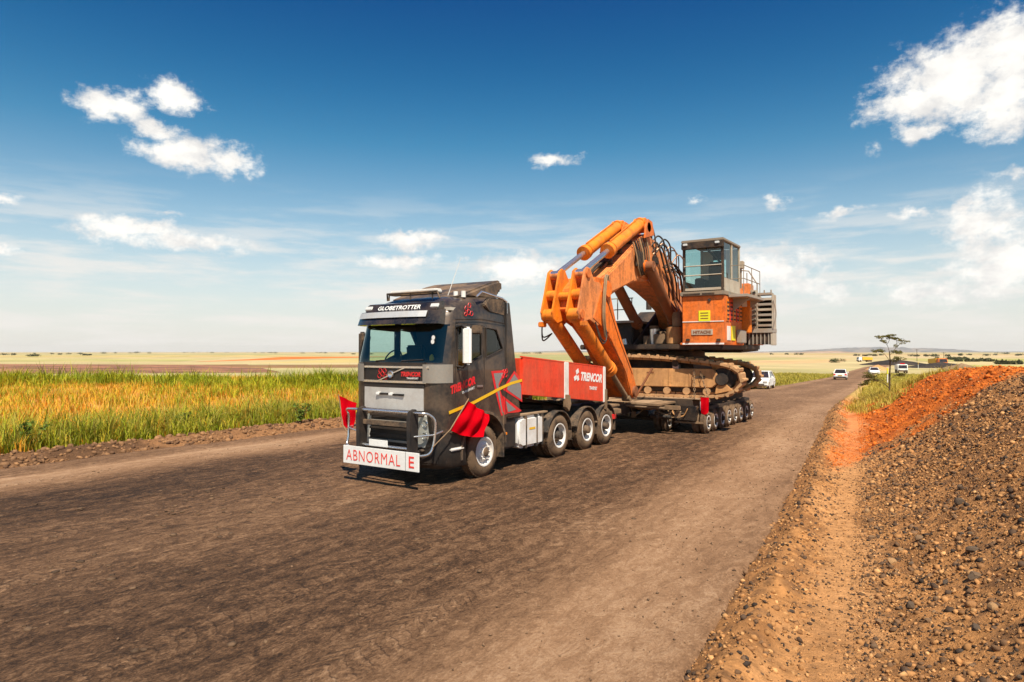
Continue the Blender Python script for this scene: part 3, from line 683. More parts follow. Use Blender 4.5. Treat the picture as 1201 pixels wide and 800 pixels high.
mb = MB(); mb.bar((-.34, -.075, 2.005), (-.05, -.085, 2.11), .012, .022); mb.build('emblem_bar', 'chrome', em); mb = MB(); mb.bar((.05, -.085, 2.16), (.36, -.068, 2.27), .012, .022); mb.build('emblem_bar', 'chrome', em)
mb = MB()
for cx_, cz in ((-.30, 2.20), (-.33, 2.10), (-.18, 2.20), (-.15, 2.08), (-.24, 2.14)):
    mb.tube([(cx_ + .05 * math.cos(t), fy(cx_) - .012, cz + .05 * math.sin(t)) for t in (k * math.pi / 3 for k in range(6))], .006, 5, True)
mb.build('molecule_decal', 'red_decal', T)
text('TRENCOR', .50, .095, (.27, -.075, 2.10), (1, .03, 0), (0, 0, 1), 'red_decal', T, shear=.3, bold=.05)
text('TRANSPORT', .30, .035, (.42, -.072, 2.05), (1, .03, 0), (0, 0, 1), 'white_clean', T, bold=.03)
# wipers
for x in (-.55, .15):
    mb = MB(); mb.tube([(x, .0, 2.34), (x + .1, -.03, 2.40), (x + .62, .01, 2.43)], .014, 6); mb.build('wiper', 'black_plastic', T)
mb = MB(); 
front_panel('cowl', -.84, .84, 2.30, 2.375, 'black_plastic', off=.004)
# bumper, headlamps, lower grille
mb = MB()
v = []; f = []; zz = [.32, .42, .74, 1.40]; ins_ = [.10, .02, .0, .03]
P = lambda z, k: [(x * (1 - .03 * (k == 0)), y + ins_[k], z) for x, y in ((-1.24, .75), (-1.24, .32), (-1.1, .08), (-.75, -.03), (-.3, -.06), (.3, -.06), (.75, -.03), (1.1, .08), (1.24, .32), (1.24, .75))]
for k, z in enumerate(zz): v += P(z, k)
for k in range(3): f += [(k * 10 + i, k * 10 + i + 1, k * 10 + 11 + i, k * 10 + 10 + i) for i in range(9)]
f += [tuple(range(9, -1, -1)), tuple(range(30, 40))]; mb.add(v, f); mb.build('bumper', 'black_plastic', T, .02)
for z in (1.32, 1.20, 1.06, .92, .82):
    mb = MB(); mb.box(-.56, .56, -.115, -.06, z - .022, z + .022); mb.build('bumper_slat', 'greige' if z in (1.20, .82) else 'black_plastic', T, .008)
for sx in (1, -1):
    mb = MB(); v = []; f = []
    for i in range(9):
        t = i / 8; x = .60 + .58 * t; y = -.075 + .30 * t ** 2.2
        for z in (.74, 1.0, 1.2, 1.38): v.append((sx * (x - (.10 * (z - 1.0) if i == 0 else 0)), y, z))
    for i in range(8): f += [(4 * i + k, 4 * i + 4 + k, 4 * i + 5 + k, 4 * i + 1 + k) for k in range(3)]
    mb.add(v, f); h = mb.build('headlight', 'glass_lamp', T, smooth=60)
    mb = MB(); mb.add([(a, b + .03, c) for a, b, c in v], f); mb.build('reflector', 'white_paint', h, smooth=60)
    for q, (x, z) in enumerate(((.84, 1.20), (.84, .96))):
        mb = MB(); y = -.06 + .30 * ((x - .6) / .58) ** 2.2; mb.lathe([(0, .075), (.012, .07), (-.01, .05), (-.03, .001)], (sx * x, y, z), 'y', 18, -1); mb.build('lamp_bowl', 'chrome', h, smooth=50)
# bull bar
for x in (-.56, .80):
    mb = MB(); mb.prism([(-.42, .62), (-.22, .62), (-.20, 1.40), (-.27, 1.50), (-.40, 1.46), (-.44, 1.30)], x - .055, x + .055); mb.build('bull_bar_post', 'black_plastic', T, .012)
mb = MB(); mb.tube([(-.60, -.33, 1.43), (.84, -.33, 1.43)], .034, 10); mb.build('bull_bar_tube', 'chrome', T, smooth=60); mb = MB(); mb.tube([(-.56, -.33, .74), (.80, -.33, .74)], .03, 10); mb.build('bull_bar_tube', 'chrome', T, smooth=60)
mb = MB(); mb.box(-.52, .76, -.34, -.28, 1.14, 1.24); mb.build('bull_bar_beam', 'dusty_black', T, .01)
for sx, x0 in ((1, .84), (-1, -.60)):
    x1 = 1.17 if sx > 0 else -1.14
    pts = smoothpts([(x0, -.33, 1.43), (x0 + .2 * sx, -.33, 1.43), (x1 - .04 * sx, -.22, 1.40), (x1 + .02 * sx, -.12, 1.25), (x1, -.14, .85), (x1 - .06 * sx, -.22, .66), (x0 + .05 * sx, -.33, .62)], 5)
    mb = MB(); mb.tube(pts, .025, 8); mb.build('bull_bar_loop', 'chrome', T, smooth=60)
    mb = MB(); mb.tube([(x0, -.33, .98), (x1, -.15, 1.02)], .018, 7); mb.tube([(x1, -.15, 1.02), (x1, .12, 1.06)], .02, 7); mb.build('bull_bar_stay', 'chrome', T, smooth=60)
for z in (1.36, .68):
    for x in (-.56, .80): MB().cyl((x, -.24, z), (x, .02, z), .03, n=8).build('bull_bar_bracket', 'dusty_black', T)
mb = MB(); mb.box(-.30, .20, -.375, -.36, .735, .865); mb.build('number_plate', 'white_clean', T, .004)
# warning board on the bull bar
SB = tag(MB().box(-.92, 1.10, -.475, -.452, .36, .71).build('warning_board', 'white_clean', None, .004), 'long white board with red capitals reading ABNORMALE across the truck front', 'warning sign')
text('ABNORMAL', 1.47, .215, (-.83, -.476, .425), (1, 0, 0), (0, 0, 1), 'red_letter', SB, bold=-.004, depth=.004, spacing=1.12)
text('E', .135, .215, (.855, -.476, .425), (1, 0, 0), (0, 0, 1), 'red_letter', SB, bold=.012)
for x in (-.5, .75): MB().box(x - .02, x + .02, -.453, -.38, .63, .70).build('bracket', 'steel', SB)
mb = MB(); mb.box(.765, .775, -.479, -.474, .36, .71); mb.build('joint', 'grey_decal', SB)
# mirrors
mb = MB(); mb.obox((1.47, .50, 2.70), (1, .25, 0), (-.25, 1, 0), (0, 0, 1), .085, .05, .37); mo = mb.build('mirror', 'white_clean', T, .04, seg=3)
mb = MB(); mb.tube([(1.2, .50, 3.06), (1.36, .48, 3.10), (1.46, .50, 3.04)], .025, 7); mb.build('mirror_arm', 'black_plastic', mo, smooth=60); mb = MB(); mb.tube([(1.2, .5, 2.3), (1.38, .48, 2.28), (1.46, .50, 2.36)], .025, 7); mb.build('mirror_arm', 'black_plastic', mo, smooth=60)
mb = MB(); mb.obox((1.46, .82, 3.02), (1, .25, 0), (-.25, 1, 0), (0, 0, 1), .11, .05, .09); mb.build('wide_mirror', 'dusty_black', T, .03)
mb = MB(); mb.obox((-1.42, .50, 2.66), (1, -.25, 0), (.25, 1, 0), (0, 0, 1), .11, .05, .36); mo = mb.build('mirror', 'dusty_black', T, .04, seg=3)
mb = MB(); mb.tube([(-1.2, .5, 2.96), (-1.42, .5, 2.98)], .025, 7); mb.build('mirror_arm', 'black_plastic', mo); mb = MB(); mb.tube([(-1.2, .5, 2.36), (-1.42, .5, 2.34)], .025, 7); mb.build('mirror_arm', 'black_plastic', mo)
# inside the cab
mb = MB(); mb.prism([(.16, 2.2), (.16, 2.36), (.42, 2.40), (.56, 2.30), (.56, 1.9), (.2, 1.9)], -1.12, 1.12); mb.build('dashboard', 'interior', T, .03)
mb = MB(); mb.box(-1.15, 1.15, 1.95, 2.12, 1.5, 3.5); mb.build('bunk_wall', 'interior', T)
mb = MB(); mb.box(-1.15, 1.15, .2, 2.1, 1.42, 1.5); mb.build('cab_floor', 'interior', T)
mb = MB(); mb.box(-1.12, 1.12, .4, 2.0, 3.4, 3.46); mb.build('headliner', 'interior_light', T)
for x in (-.62, .62):
    mb = MB(); mb.box(x - .26, x + .26, .85, 1.35, 1.85, 2.0); s = mb.build('seat', 'interior', T, .04)
    mb = MB(); mb.obox((x, 1.38, 2.35), (1, 0, 0), (0, 1, .15), (0, -.15, 1), .25, .07, .38); mb.build('backrest', 'interior', s, .04)
mb = MB(); mb.obox((.62, 1.29, 2.42), (1, 0, 0), (0, 1, .15), (0, -.15, 1), .24, .02, .22); mb.build('safety_vest', 'hi_vis', T, .01)
mb = MB(); mb.tube([(-.62 + .23 * math.cos(t), .62 + .1 * math.sin(t), 2.42 + .2 * math.sin(t)) for t in (2 * math.pi * k / 20 for k in range(20))], .016, 6, True); mb.cyl((-.62, .62, 2.42), (-.62, .45, 2.30), .03); mb.build('steering_wheel', 'interior', T)
for z, r_ in ((2.86, .045), (2.78, .045)):
    mb = MB(); y = YF(z); mb.add([(.93 + r_ * math.cos(t), y + .01 - .02, z + r_ * math.sin(t)) for t in (k * math.pi / 6 for k in range(12))], [tuple(range(12))]); mb.build('licence_disc', 'white_clean', T)
mb = MB(); mb.lathe([(-.06, .001), (-.05, .04), (0, .05), (.05, .035), (.08, .001)], (.86, .16, 2.46), 'z', 12); mb.build('dash_ornament', 'machine_yellow', T, smooth=60)
# decals on the cab side (both sides carry them; the near side shows)
SX = 1.226
def decal(name, poly, mat, par=T, off=0.):
    mb = MB(); mb.add([(SX + off, a, b) for a, b in poly], [tuple(range(len(poly)))]); return mb.build(name, mat, par)
def sidept(x, y): p = onx(x, y, SX); return (p[1], p[2])
zb = lambda u, v: sidept(520 + u / 11.43, 420 + v / 11.43)
for red, grey in (([(640, 175), (850, 160), (745, 375), (860, 745), (775, 775), (690, 430)], [(672, 205), (805, 195), (735, 350), (795, 740), (785, 742), (715, 420)]),
                  ([(950, 170), (1010, 240), (1050, 350), (1056, 590), (800, 425), (850, 320)], [(950, 215), (1000, 290), (1040, 370), (1044, 560), (850, 420), (878, 330)]),
                  ([(790, 500), (1050, 705), (1010, 725), (850, 740)], [(835, 575), (975, 690), (865, 725)])):
    decal('decal', [zb(*p) for p in red], 'red_decal', off=.002); decal('decal', [zb(*p) for p in grey], 'grey_decal', off=.005)
decal('yellow_stripe', [zb(68, 712), (zb(400, 575)), zb(760, 385), zb(900, 320), zb(1050, 280), zb(1052, 315), zb(910, 356), zb(775, 420), zb(410, 615), zb(75, 755)], 'yellow_stripe', off=.008)
p = zb(105, 490); q = zb(470, 330)
ang = math.atan2(q[1] - p[1], q[0] - p[0])
dx = (0, math.cos(ang), math.sin(ang)); dy = (0, -math.sin(ang), math.cos(ang))
text('TRENCOR', .80, .17, (SX, p[0], p[1]), dx, dy, 'red_decal', T, shear=.3, bold=.06)
p = zb(250, 485); text('TRANSPORT', .42, .05, (SX, p[0], p[1]), dx, dy, 'white_clean', T, bold=.02)
mb = MB()
for (cy, cz, r_) in ((.82, 3.45, .055), (.92, 3.52, .05), (.90, 3.38, .055), (.80, 3.34, .04), (.99, 3.36, .05)):
    mb.tube([(1.178 + .02, cy + r_ * math.cos(t), cz + r_ * math.sin(t)) for t in (k * math.pi / 3 for k in range(6))], .007, 5, True)
mb.build('molecule_decal', 'red_decal', T)
mb = MB()
for (cy, cz, r_) in ((2.06, 2.06, .05), (2.17, 2.08, .05), (2.10, 2.16, .045), (2.2, 2.17, .045)):
    mb.tube([(1.23, cy + r_ * math.cos(t), cz + r_ * math.sin(t)) for t in (k * math.pi / 3 for k in range(6))], .007, 5, True)
mb.build('molecule_decal', 'red_decal', T)
# wheel arch, steps, flap
for sx in (1, -1):
    mb = MB(); v = []; f = []
    for i in range(17):
        t = R(-8 + i * 190 / 16); ct, st = math.cos(t), math.sin(t)
        for r_, x in ((.745, 1.26), (.80, 1.26), (.80, .90), (.745, .90)): v.append((sx * x, 1.38 - r_ * ct * 1.0, .56 + r_ * st))
    for i in range(16): f += [(4 * i + a, 4 * i + (a + 1) % 4, 4 * i + 4 + (a + 1) % 4, 4 * i + 4 + a) for a in range(4)]
    mb.add(v, f); mb.build('wheel_arch', 'dusty_black', T, smooth=40)
    mb = MB(); mb.box(*sorted((sx * .94, sx * 1.24)), 2.06, 2.10, .32, 1.28); mb.build('mud_flap', 'dusty_black', T)
    mb = MB(); mb.box(*sorted((sx * .95, sx * 1.23)), .34, .72, .60, 1.42); mb.build('step_box', 'black_plastic', T, .03)
    for z in (.66, 1.0): mb = MB(); mb.box(*sorted((sx * 1.05, sx * 1.27)), .28, .68, z, z + .06); mb.build('step', 'alu' if z < .8 else 'dusty_black', T, .02)
# wheels
AX = (1.38, 4.50, 5.98, 7.12)
for y in AX:
    for sx in (1, -1):
        if y == AX[0]: put_wheel(W_STEER, T, sx * 1.25, y, .525, sx < 0)
        else: put_wheel(W_DRIVE, T, sx * 1.25, y, .525, sx < 0); put_wheel(W_DRIVE, T, sx * .62, y, .525, sx > 0)
    mb = MB(); mb.cyl((-1.1, y, .525), (1.1, y, .525), .09); mb.build('axle', 'dark_steel', T)
for y in AX[1:]:
    for sx in (1, -1):
        mb = MB(); v = []; f = []
        for i in range(13):
            t = R(12 + i * 156 / 12); ct, st = math.cos(t), math.sin(t)
            for r_, x in ((.585, 1.27), (.61, 1.27), (.61, .58), (.585, .58)): v.append((sx * x, y - r_ * ct, .535 + r_ * st))
        for i in range(12): f += [(4 * i + a, 4 * i + (a + 1) % 4, 4 * i + 4 + (a + 1) % 4, 4 * i + 4 + a) for a in range(4)]
        f += [(0, 1, 2, 3), (51, 50, 49, 48)]; mb.add(v, f); mb.build('mudguard', 'dusty_black', T, smooth=40)
    mb = MB(); mb.box(.70, 1.24, y + .60, y + .62, .35, .75); mb.build('mud_flap', 'dusty_black', T)
for sx in (1, -1):
    mb = MB(); mb.box(sx * .42 - .045, sx * .42 + .045, .4, 7.75, .80, 1.06); mb.build('chassis_rail', 'dark_steel', T)
    mb = MB(); mb.prism([(2.72, .47), (2.86, .40), (3.70, .40), (3.82, .47), (3.82, 1.03), (3.72, 1.12), (2.84, 1.12), (2.72, 1.05)], *sorted((sx * .60, sx * 1.22))); mb.build('fuel_tank', 'alu', T, .07, seg=3)
    for y in (3.02, 3.48, 3.74):
        mb = MB(); mb.box(*sorted((sx * .58, sx * 1.232)), y - .025, y + .025, .388, 1.133); mb.build('tank_strap', 'dusty_black', T, .01)
    mb = MB(); mb.box(*sorted((sx * .62, sx * 1.16)), 2.14, 2.70, .45, 1.12); mb.build('battery_box', 'black_plastic', T, .04)
    mb = MB(); mb.box(*sorted((sx * .46, sx * 1.20)), 2.3, 4.0, 1.135, 1.17); mb.build('catwalk', 'deck_dust', T)
decal('tank_label', [(3.14, .80), (3.40, .80), (3.40, .85), (3.14, .85)], 'yellow_stripe')
mb = MB(); mb.box(1.2, 1.25, 2.15, 2.21, .78, .84); mb.build('side_marker', 'amber', T, .01)
mb = MB(); mb.box(-.45, .45, 5.0, 6.6, 1.06, 1.2); mb.build('fifth_wheel', 'dark_steel', T, .03)
mb = MB(); mb.box(-.55, .55, .5, 2.1, .7, 1.42); mb.build('engine_block', 'dark_steel', T)
mb = MB(); mb.cyl((.9, 2.5, 1.2), (.9, 2.5, 2.9), .09); mb.build('intake_stack', 'dusty_black', T, smooth=50)
for x in (.3, .1, -.1):
    mb = MB(); mb.tube(smoothpts([(x, 2.26, 1.9), (x, 2.5, 1.6), (x + .1, 2.8, 1.5), (x, 3.0, 1.65)], 5), .018, 6); mb.build('air_hose', 'red_decal' if x == .1 else 'hose', T)

# ------------------------------------------------------------------ warning flags
def flag(corners, stick, label, waves=2.5, amp=.045, n=14):
    root = thing('warning_flag', stick[0], label, 'flag', 'red warning flags')
    a, b, c, d = [Vector(p) for p in corners]; nrm = (b - a).cross(d - a).normalized(); v = []; f = []
    for i in range(n + 1):
        for j in range(n + 1):
            s, t = i / n, j / n; p = (a * (1 - s) + b * s) * (1 - t) + (d * (1 - s) + c * s) * t
            p = p + nrm * amp * math.sin(s * waves * 6.28 + 2.2 * t) * (.25 + s) + nrm * amp * .6 * math.sin(t * 7 + s * 3) + Vector((0, 0, -.05 * math.sin(s * math.pi) * t)); v.append(p)
    f = [(i * (n + 1) + j, (i + 1) * (n + 1) + j, (i + 1) * (n + 1) + j + 1, i * (n + 1) + j + 1) for i in range(n) for j in range(n)]
    mb = MB(); mb.add(v, f); mb.build('cloth', 'red_flag', root, smooth=180)
    mb = MB(); mb.tube(stick, .012, 6); mb.build('stick', 'brown_steel', root)
flag([(1.36, .67, 1.63), (1.46, 1.24, 1.31), (1.44, 1.0, .88), (1.34, .14, 1.10)], [(1.20, -.20, .80), (1.34, .14, 1.10), (1.36, .69, 1.66)], 'red cloth flag beside the front wheel with the silver rim')
flag([(-1.46, -.12, 1.66), (-1.02, -.06, 1.52), (-1.08, -.05, 1.02), (-1.30, -.15, 1.05)], [(-1.19, -.14, .92), (-1.30, -.15, 1.05), (-1.47, -.12, 1.68)], 'red cloth flag on the bull bar next to the green grass side', 1.2, .03)
# ------------------------------------------------------------------ wide low-bed trailer with red gooseneck
TR = thing('low_bed_trailer', (.2, 12., 0), 'wide multi-wheel low-bed trailer with red gooseneck box carrying the orange excavator', 'trailer')
zt = lambda y: 2.465 - .0745 * (y - 2.77); zbt = lambda y: 1.62 - .100 * (y - 2.77)
def neck_panel(y0, y1, x0, x1, name='gooseneck_panel', mat='red_box', dz=0.):
    mb = MB(); mb.prism([(y0, zbt(y0) - dz), (y1, zbt(y1) - dz), (y1, zt(y1) + dz), (y0, zt(y0) + dz)], x0, x1); return mb.build(name, mat, TR, .012)
for sx in (1, -1):
    neck_panel(2.82, 4.74, *sorted((sx * 1.19, sx * 1.25))); gpan = neck_panel(4.92, 6.94, *sorted((sx * 1.19, sx * 1.25)))
    neck_panel(4.72, 4.94, *sorted((sx * 1.17, sx * 1.268)), 'gooseneck_post', 'white_paint', .02)
    neck_panel(6.92, 7.06, *sorted((sx * 1.17, sx * 1.268)), 'gooseneck_post', 'white_paint', .02)
    if sx > 0: near_panel = gpan
    mb = MB(); mb.bar((sx * 1.22, 2.80, zt(2.8) + .012), (sx * 1.22, 7.05, zt(7.05) + .012), .07, .03); mb.build('top_rail', 'red_box', TR)
    mb = MB(); mb.prism([(4.74, 1.52), (4.96, 1.50), (5.02, 1.26), (4.90, 1.08), (4.74, 1.20)], *sorted((sx * 1.20, sx * 1.30))); mb.build('lug', 'brown_steel', TR, .015)
    mb = MB(); mb.box(*sorted((sx * 1.18, sx * 1.29)), 7.0, 7.12, .98, 1.55); mb.build('lug', 'brown_steel', TR, .015)
mb = MB(); mb.prism([(7.07, 1.30), (7.13, 1.30), (7.13, 2.10), (7.07, 2.12)], -1.16, 1.2); mb.build('gooseneck_end', 'red_box', TR, .01)
mb = MB(); mb.prism([(2.78, 1.64), (2.84, 1.64), (2.84, 2.44), (2.78, 2.44)], -1.2, 1.2); mb.build('gooseneck_end', 'red_box', TR, .01)
mb = MB(); mb.prism([(2.85, 1.72), (7.06, 1.30), (7.06, 1.36), (2.85, 1.78)], -1.19, 1.19); mb.build('gooseneck_floor', 'brown_steel', TR)
mb = MB(); mb.prism([(3.1, 1.60), (5.4, 1.22), (7.2, 1.02), (9.2, .82), (9.2, .55), (7.2, .86), (5.4, 1.21), (3.1, 1.45)], -.55, .55); mb.build('neck_beam', 'dark_steel', TR, .02)
p0_, p1_ = onx(676, 438, 1.256), onx(705, 442, 1.256)
yd = Vector((0, p1_[1] - p0_[1], -.085 * (p1_[1] - p0_[1]))).normalized(); zd = Vector((0, .085, 1)).normalized()
po = onx(681, 446.5, 1.252); text('TRENCOR', 1.24, .235, (1.252, po[1], po[2]), yd, zd, 'white_clean', near_panel, shear=.28, bold=.05)
po = onx(691, 457, 1.252); text('TRANSPORT', .46, .095, (1.252, po[1], po[2]), yd, zd, 'white_clean', near_panel, bold=.04)
mb = MB(); po = onx(675, 446, 1.256)
for a, b in ((0, .0), (.10, .16)): mb.obox((1.256, po[1] + a, po[2] + .06 + b), (1, 0, 0), (0, 1, .4), (0, -.4, 1), .002, .07, .05)
mb.obox((1.256, po[1] + .13, po[2] + .05), (1, 0, 0), (0, 1, .4), (0, -.4, 1), .002, .05, .06); mb.build('logo', 'white_clean', near_panel)
# frame between neck and bed
mb = MB(); mb.box(-.75, .75, 7.2, 9.9, .62, .92); mb.build('drawbar_frame', 'dark_steel', TR, .03)
for x0, x1, y0, y1, z0, z1, mt in ((.2, 1.0, 7.3, 8.6, .95, 1.02, 'brown_steel'), (.95, 1.22, 7.25, 8.2, .78, .92, 'brown_steel')):
    mb = MB(); mb.box(x0, x1, y0, y1, z0, z1); mb.build('drawbar_plate', mt, TR, .02)
mb = MB(); mb.box(1.18, 1.26, 7.55, 7.75, .66, .80); mb.build('tail_lamp', 'red_decal', TR, .01)
# loose dusty steel plates and timber on the front apron of the bed
for i in range(10):
    x0 = -2.3 + i * .42; y0 = 9.75 + random.uniform(-.28, .1); z = 1.0 + random.uniform(-.02, .03)
    mb = MB(); mb.box(x0, x0 + .40, y0, 10.95, z - .07, z); mb.build('deck_plank', 'deck_dust' if i % 3 else 'brown_steel', TR, .012)
mb = MB(); mb.box(-2.4, 2.35, 9.95, 10.1, .78, .92); mb.build('apron_beam', 'brown_steel', TR, .02)
mb = MB(); mb.bar((-.4, 9.7, .90), (2.0, 9.62, .87), .10, .05); mb.build('apron_edge', 'deck_dust', TR, .01)
mb = MB(); mb.box(-2.30, 2.42, 10.96, 17.1, .78, 1.05); mb.build('bed', 'dark_steel', TR, .03)
for i in range(7):
    y = 11.0 + i * .88
    mb = MB(); mb.box(-2.42, 2.74, y, y + .84, 1.055, 1.085); mb.build('deck_board', 'deck_dust', TR, .008)
for x in (-2.1, -.9, .35, 1.55, 2.6):
    mb = MB(); mb.box(x - .10, x + .10, 11.0, 17.0, .55, .80); mb.build('bed_beam', 'dark_steel', TR, .02)
# black box and fittings on the front of the bed
pa, pb = ony(797, 492, 10.9), ony(819, 476, 10.9)
mb = MB(); mb.box(pa[0], pb[0], 10.62, 10.94, pa[2], pb[2]); mb.build('control_box', 'gloss_black', TR, .02)
mb = MB(); mb.box(pa[0] - .1, 2.85, 10.70, 10.95, pa[2] - .09, pa[2] - .03); mb.build('front_rail', 'brown_steel', TR, .01)
pa = ony(822, 482, 10.95); mb = MB(); mb.box(pa[0], 2.8, 10.86, 10.955, .74, 1.02); mb.build('reflector_panel', 'white_paint', TR, .01)
random.seed(21)
for i in range(26):          # valves, air tanks and pipework hanging under the apron
    x = random.uniform(-1.6, 2.2); y = random.uniform(10.0, 10.8); z = random.uniform(.48, .78); mb = MB(); k = random.random()
    if k < .45: mb.cyl((x - random.uniform(.08, .3), y, z), (x + random.uniform(.05, .2), y + random.uniform(-.1, .1), z), random.uniform(.04, .10), n=10)
    elif k < .8: mb.box(x, x + random.uniform(.08, .25), y, y + .15, z - .1, z + .08)
    else: mb.tube(smoothpts([(x, y, .8), (x + .1, y - .1, z), (x + .35, y, z - .05), (x + .5, y, .8)], 5), .018, 6)
    mb.build('underframe_fitting', random.choice(['brown_steel', 'dark_steel', 'brown_steel', 'frame_tan', 'steel']), TR, smooth=40)
for i in range(6):
    x = -1.2 + i * .62; mb = MB(); mb.tube(smoothpts([(x, 10.2, .74), (x + .2, 10.05, .55), (x + .42, 10.2, .74)], 6), .016, 6); mb.build('air_line', 'hose_tan' if i % 2 else 'hose', TR)
# axle lines
for k in range(8):
    y = 11.10 + .775 * k
    for x, fl in ((2.90, False), (2.44, True), (1.62, False), (1.16, True), (-.75, False), (-1.21, True), (-2.0, False), (-2.5, True)):
        if (x > 2 or k < 2) : put_wheel(W_TRAIL, TR, x, y, .36 + float(rz(y)), fl)
    mb = MB(); mb.cyl((2.2, y, .36), (2.85, y, .36), .06); mb.build('axle', 'dark_steel', TR)
    mb = MB(); mb.prism([(y - .12, .36), (y + .12, .36), (y + .22, .82), (y - .05, .82)], 2.5, 2.60); mb.build('swing_arm', 'dark_steel', TR, .02)
    if k < 2:
        mb = MB(); mb.cyl((-2.4, y, .36), (1.6, y, .36), .07); mb.build('axle', 'dark_steel', TR)
fx = ony(828, 466, 10.9); 
flag([(2.72, 10.84, 1.16), (2.98, 10.86, 1.15), (2.97, 10.82, .68), (2.74, 10.84, .66)], [(2.70, 10.88, 1.02), (2.70, 10.86, 1.17), (2.98, 10.87, 1.17)], 'red cloth flag hanging on the front corner of the low-bed trailer', 1.0, .02)
# ------------------------------------------------------------------ excavator loaded crosswise on the bed
EX = thing('mining_excavator', (.6, 13.35, 1.09), 'large orange crawler excavator without bucket riding on the low-bed trailer', 'excavator')
UY = R(5.0); UC = Vector((.6, 13.35, 0)); ua = Vector((math.cos(UY), math.sin(UY), 0)); ub = Vector((-math.sin(UY), math.cos(UY), 0))
def U(a, b, z): return UC + ua * a + ub * b + Vector((0, 0, z))
def uprism(mb, poly, b0, b1):
    n = len(poly); mb.add([U(a, b0, z) for a, z in poly] + [U(a, b1, z) for a, z in poly], [tuple(range(n))[::-1], tuple(range(n, 2 * n))] + [(i, (i + 1) % n, n + (i + 1) % n, n + i) for i in range(n)]); return mb
# one track shoe with its grouser bars; local x along the track, y across, z outward
mb = MB(); mb.prism([(-.150, -.045), (.150, -.045), (.155, .02), (.11, .045), (-.04, .025), (-.07, .085), (-.12, .085), (-.155, .02)], -.40, .40, 'y')
mb.box(-.15, .15, -.16, -.07, -.13, -.045); mb.box(-.15, .15, .07, .16, -.13, -.045)
shoe_me = mesh_from('track_shoe', mb.v, mb.f, 'track_tan')
loop = [(-2.2, 1.14), (-1.2, 1.125), (0, 1.125), (1.2, 1.125), (2.0, 1.135), (2.55, 1.22), (2.92, 1.45), (3.02, 1.74), (2.86, 2.02), (2.5, 2.17), (1.9, 2.26), (1.0, 2.36), (0, 2.43), (-1., 2.45), (-1.9, 2.42), (-2.5, 2.26), (-2.9, 1.95), (-2.92, 1.6), (-2.7, 1.3)]
lp = smoothpts([(a, 0, z) for a, z in loop], 12, True)
acc = [0.]
for i in range(len(lp)): acc.append(acc[-1] + (lp[(i + 1) % len(lp)] - lp[i]).length)
NS = int(acc[-1] / .325)
for side, b in ((0, -1.74), (1, 1.74)):
    poly = [(-2.15, 1.42), (2.12, 1.42), (2.28, 1.55), (2.36, 1.75), (2.16, 2.03), (-2.2, 2.03), (-2.45, 1.8)]
    fr = uprism(MB(), poly, b - .33, b + .33).build('track_frame', 'frame_tan', EX, .025)
    for a in (-.9, .75, 1.42):
        uprism(MB(), [(a - .03, 1.44), (a + .03, 1.44), (a + .02, 2.01), (a - .04, 2.01)], b - .345, b - .32).build('frame_rib', 'frame_tan', fr, .006)
    MB().obox(U(.1, b - .335, 1.90), ua, ub, (0, 0, 1), .12, .012, .012).build('grab_iron', 'orange_dull', fr)
    MB().obox(U(1.75, b - .335, 1.76), ua, ub, (0, 0, 1), .16, .008, .035).build('frame_slot', 'dark_steel', fr)
    tk = uprism(MB(), [(-2.2, 1.28), (2.2, 1.28), (2.3, 1.42), (-2.3, 1.42)], b - .18, b + .18).build('track', 'dark_steel', EX)
    for i in range(NS):
        d = acc[-1] * i / NS; j = min(int(np.searchsorted(acc, d, 'right')) - 1, len(lp) - 1); t = (d - acc[j]) / (acc[j + 1] - acc[j])
        p = lp[j].lerp(lp[(j + 1) % len(lp)], t); tg = (lp[(j + 2) % len(lp)] - lp[j - 1]).normalized()
        o = inst('track_shoe', shoe_me, tk, U(p.x, b, p.z)); o.rotation_euler = (Matrix.Rotation(UY, 3, 'Z') @ Matrix.Rotation(math.atan2(tg.z, -tg.x), 3, 'Y') @ Matrix.Rotation(0, 3, 'X')).to_euler()
        # shoe outward = away from loop centre
        n_ = Vector((tg.z, 0, -tg.x)); xa = ua * tg.x + Vector((0, 0, tg.z)); za = ua * n_.x + Vector((0, 0, n_.z)); ya = za.cross(xa)
        o.rotation_euler = Matrix((xa, ya, za)).transposed().to_euler()
    for k in range(7):
        a = -1.95 + k * .65; MB().cyl(U(a, b - .34, 1.30), U(a, b + .34, 1.30), .12, n=14).build('roller', 'track_tan', EX, smooth=40)
    for a in (-1.0, .9): MB().cyl(U(a, b - .2, 2.20), U(a, b + .2, 2.20), .11, n=14).build('carrier_roller', 'dark_steel', EX, smooth=40); MB().obox(U(a, b, 2.08), ua, ub, (0, 0, 1), .10, .15, .10).build('carrier_bracket', 'steel', EX, .01)
    # idler and sprocket
    for a, z, r_ in ((2.42, 1.70, .36), (-2.40, 1.78, .46)):
        w_ = MB()
        for o_ in (-.12, .12): w_.cyl(U(a, b + o_ - .07, z), U(a, b + o_ + .07, z), r_, n=24)
        w_.cyl(U(a, b - .36, z), U(a, b + .36, z), .2, n=18); sp = w_.build('sprocket' if a > 0 else 'idler', 'dark_steel', EX, .02)
    uprism(MB(), [(2.20, 1.22), (2.75, 1.36), (2.5, 1.60), (2.25, 1.5)], b - .30, b - .22).build('guide_guard', 'frame_tan', EX, .01)
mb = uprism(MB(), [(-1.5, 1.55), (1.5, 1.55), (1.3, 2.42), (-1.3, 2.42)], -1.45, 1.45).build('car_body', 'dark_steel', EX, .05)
MB().lathe([(2.40, 1.25), (2.42, 1.42), (2.60, 1.42), (2.62, 1.3), (2.70, 1.3), (2.70, .01)], (.6, 13.35, 0), 'z', 40).build('slewing_ring', 'dark_steel', EX, smooth=40)
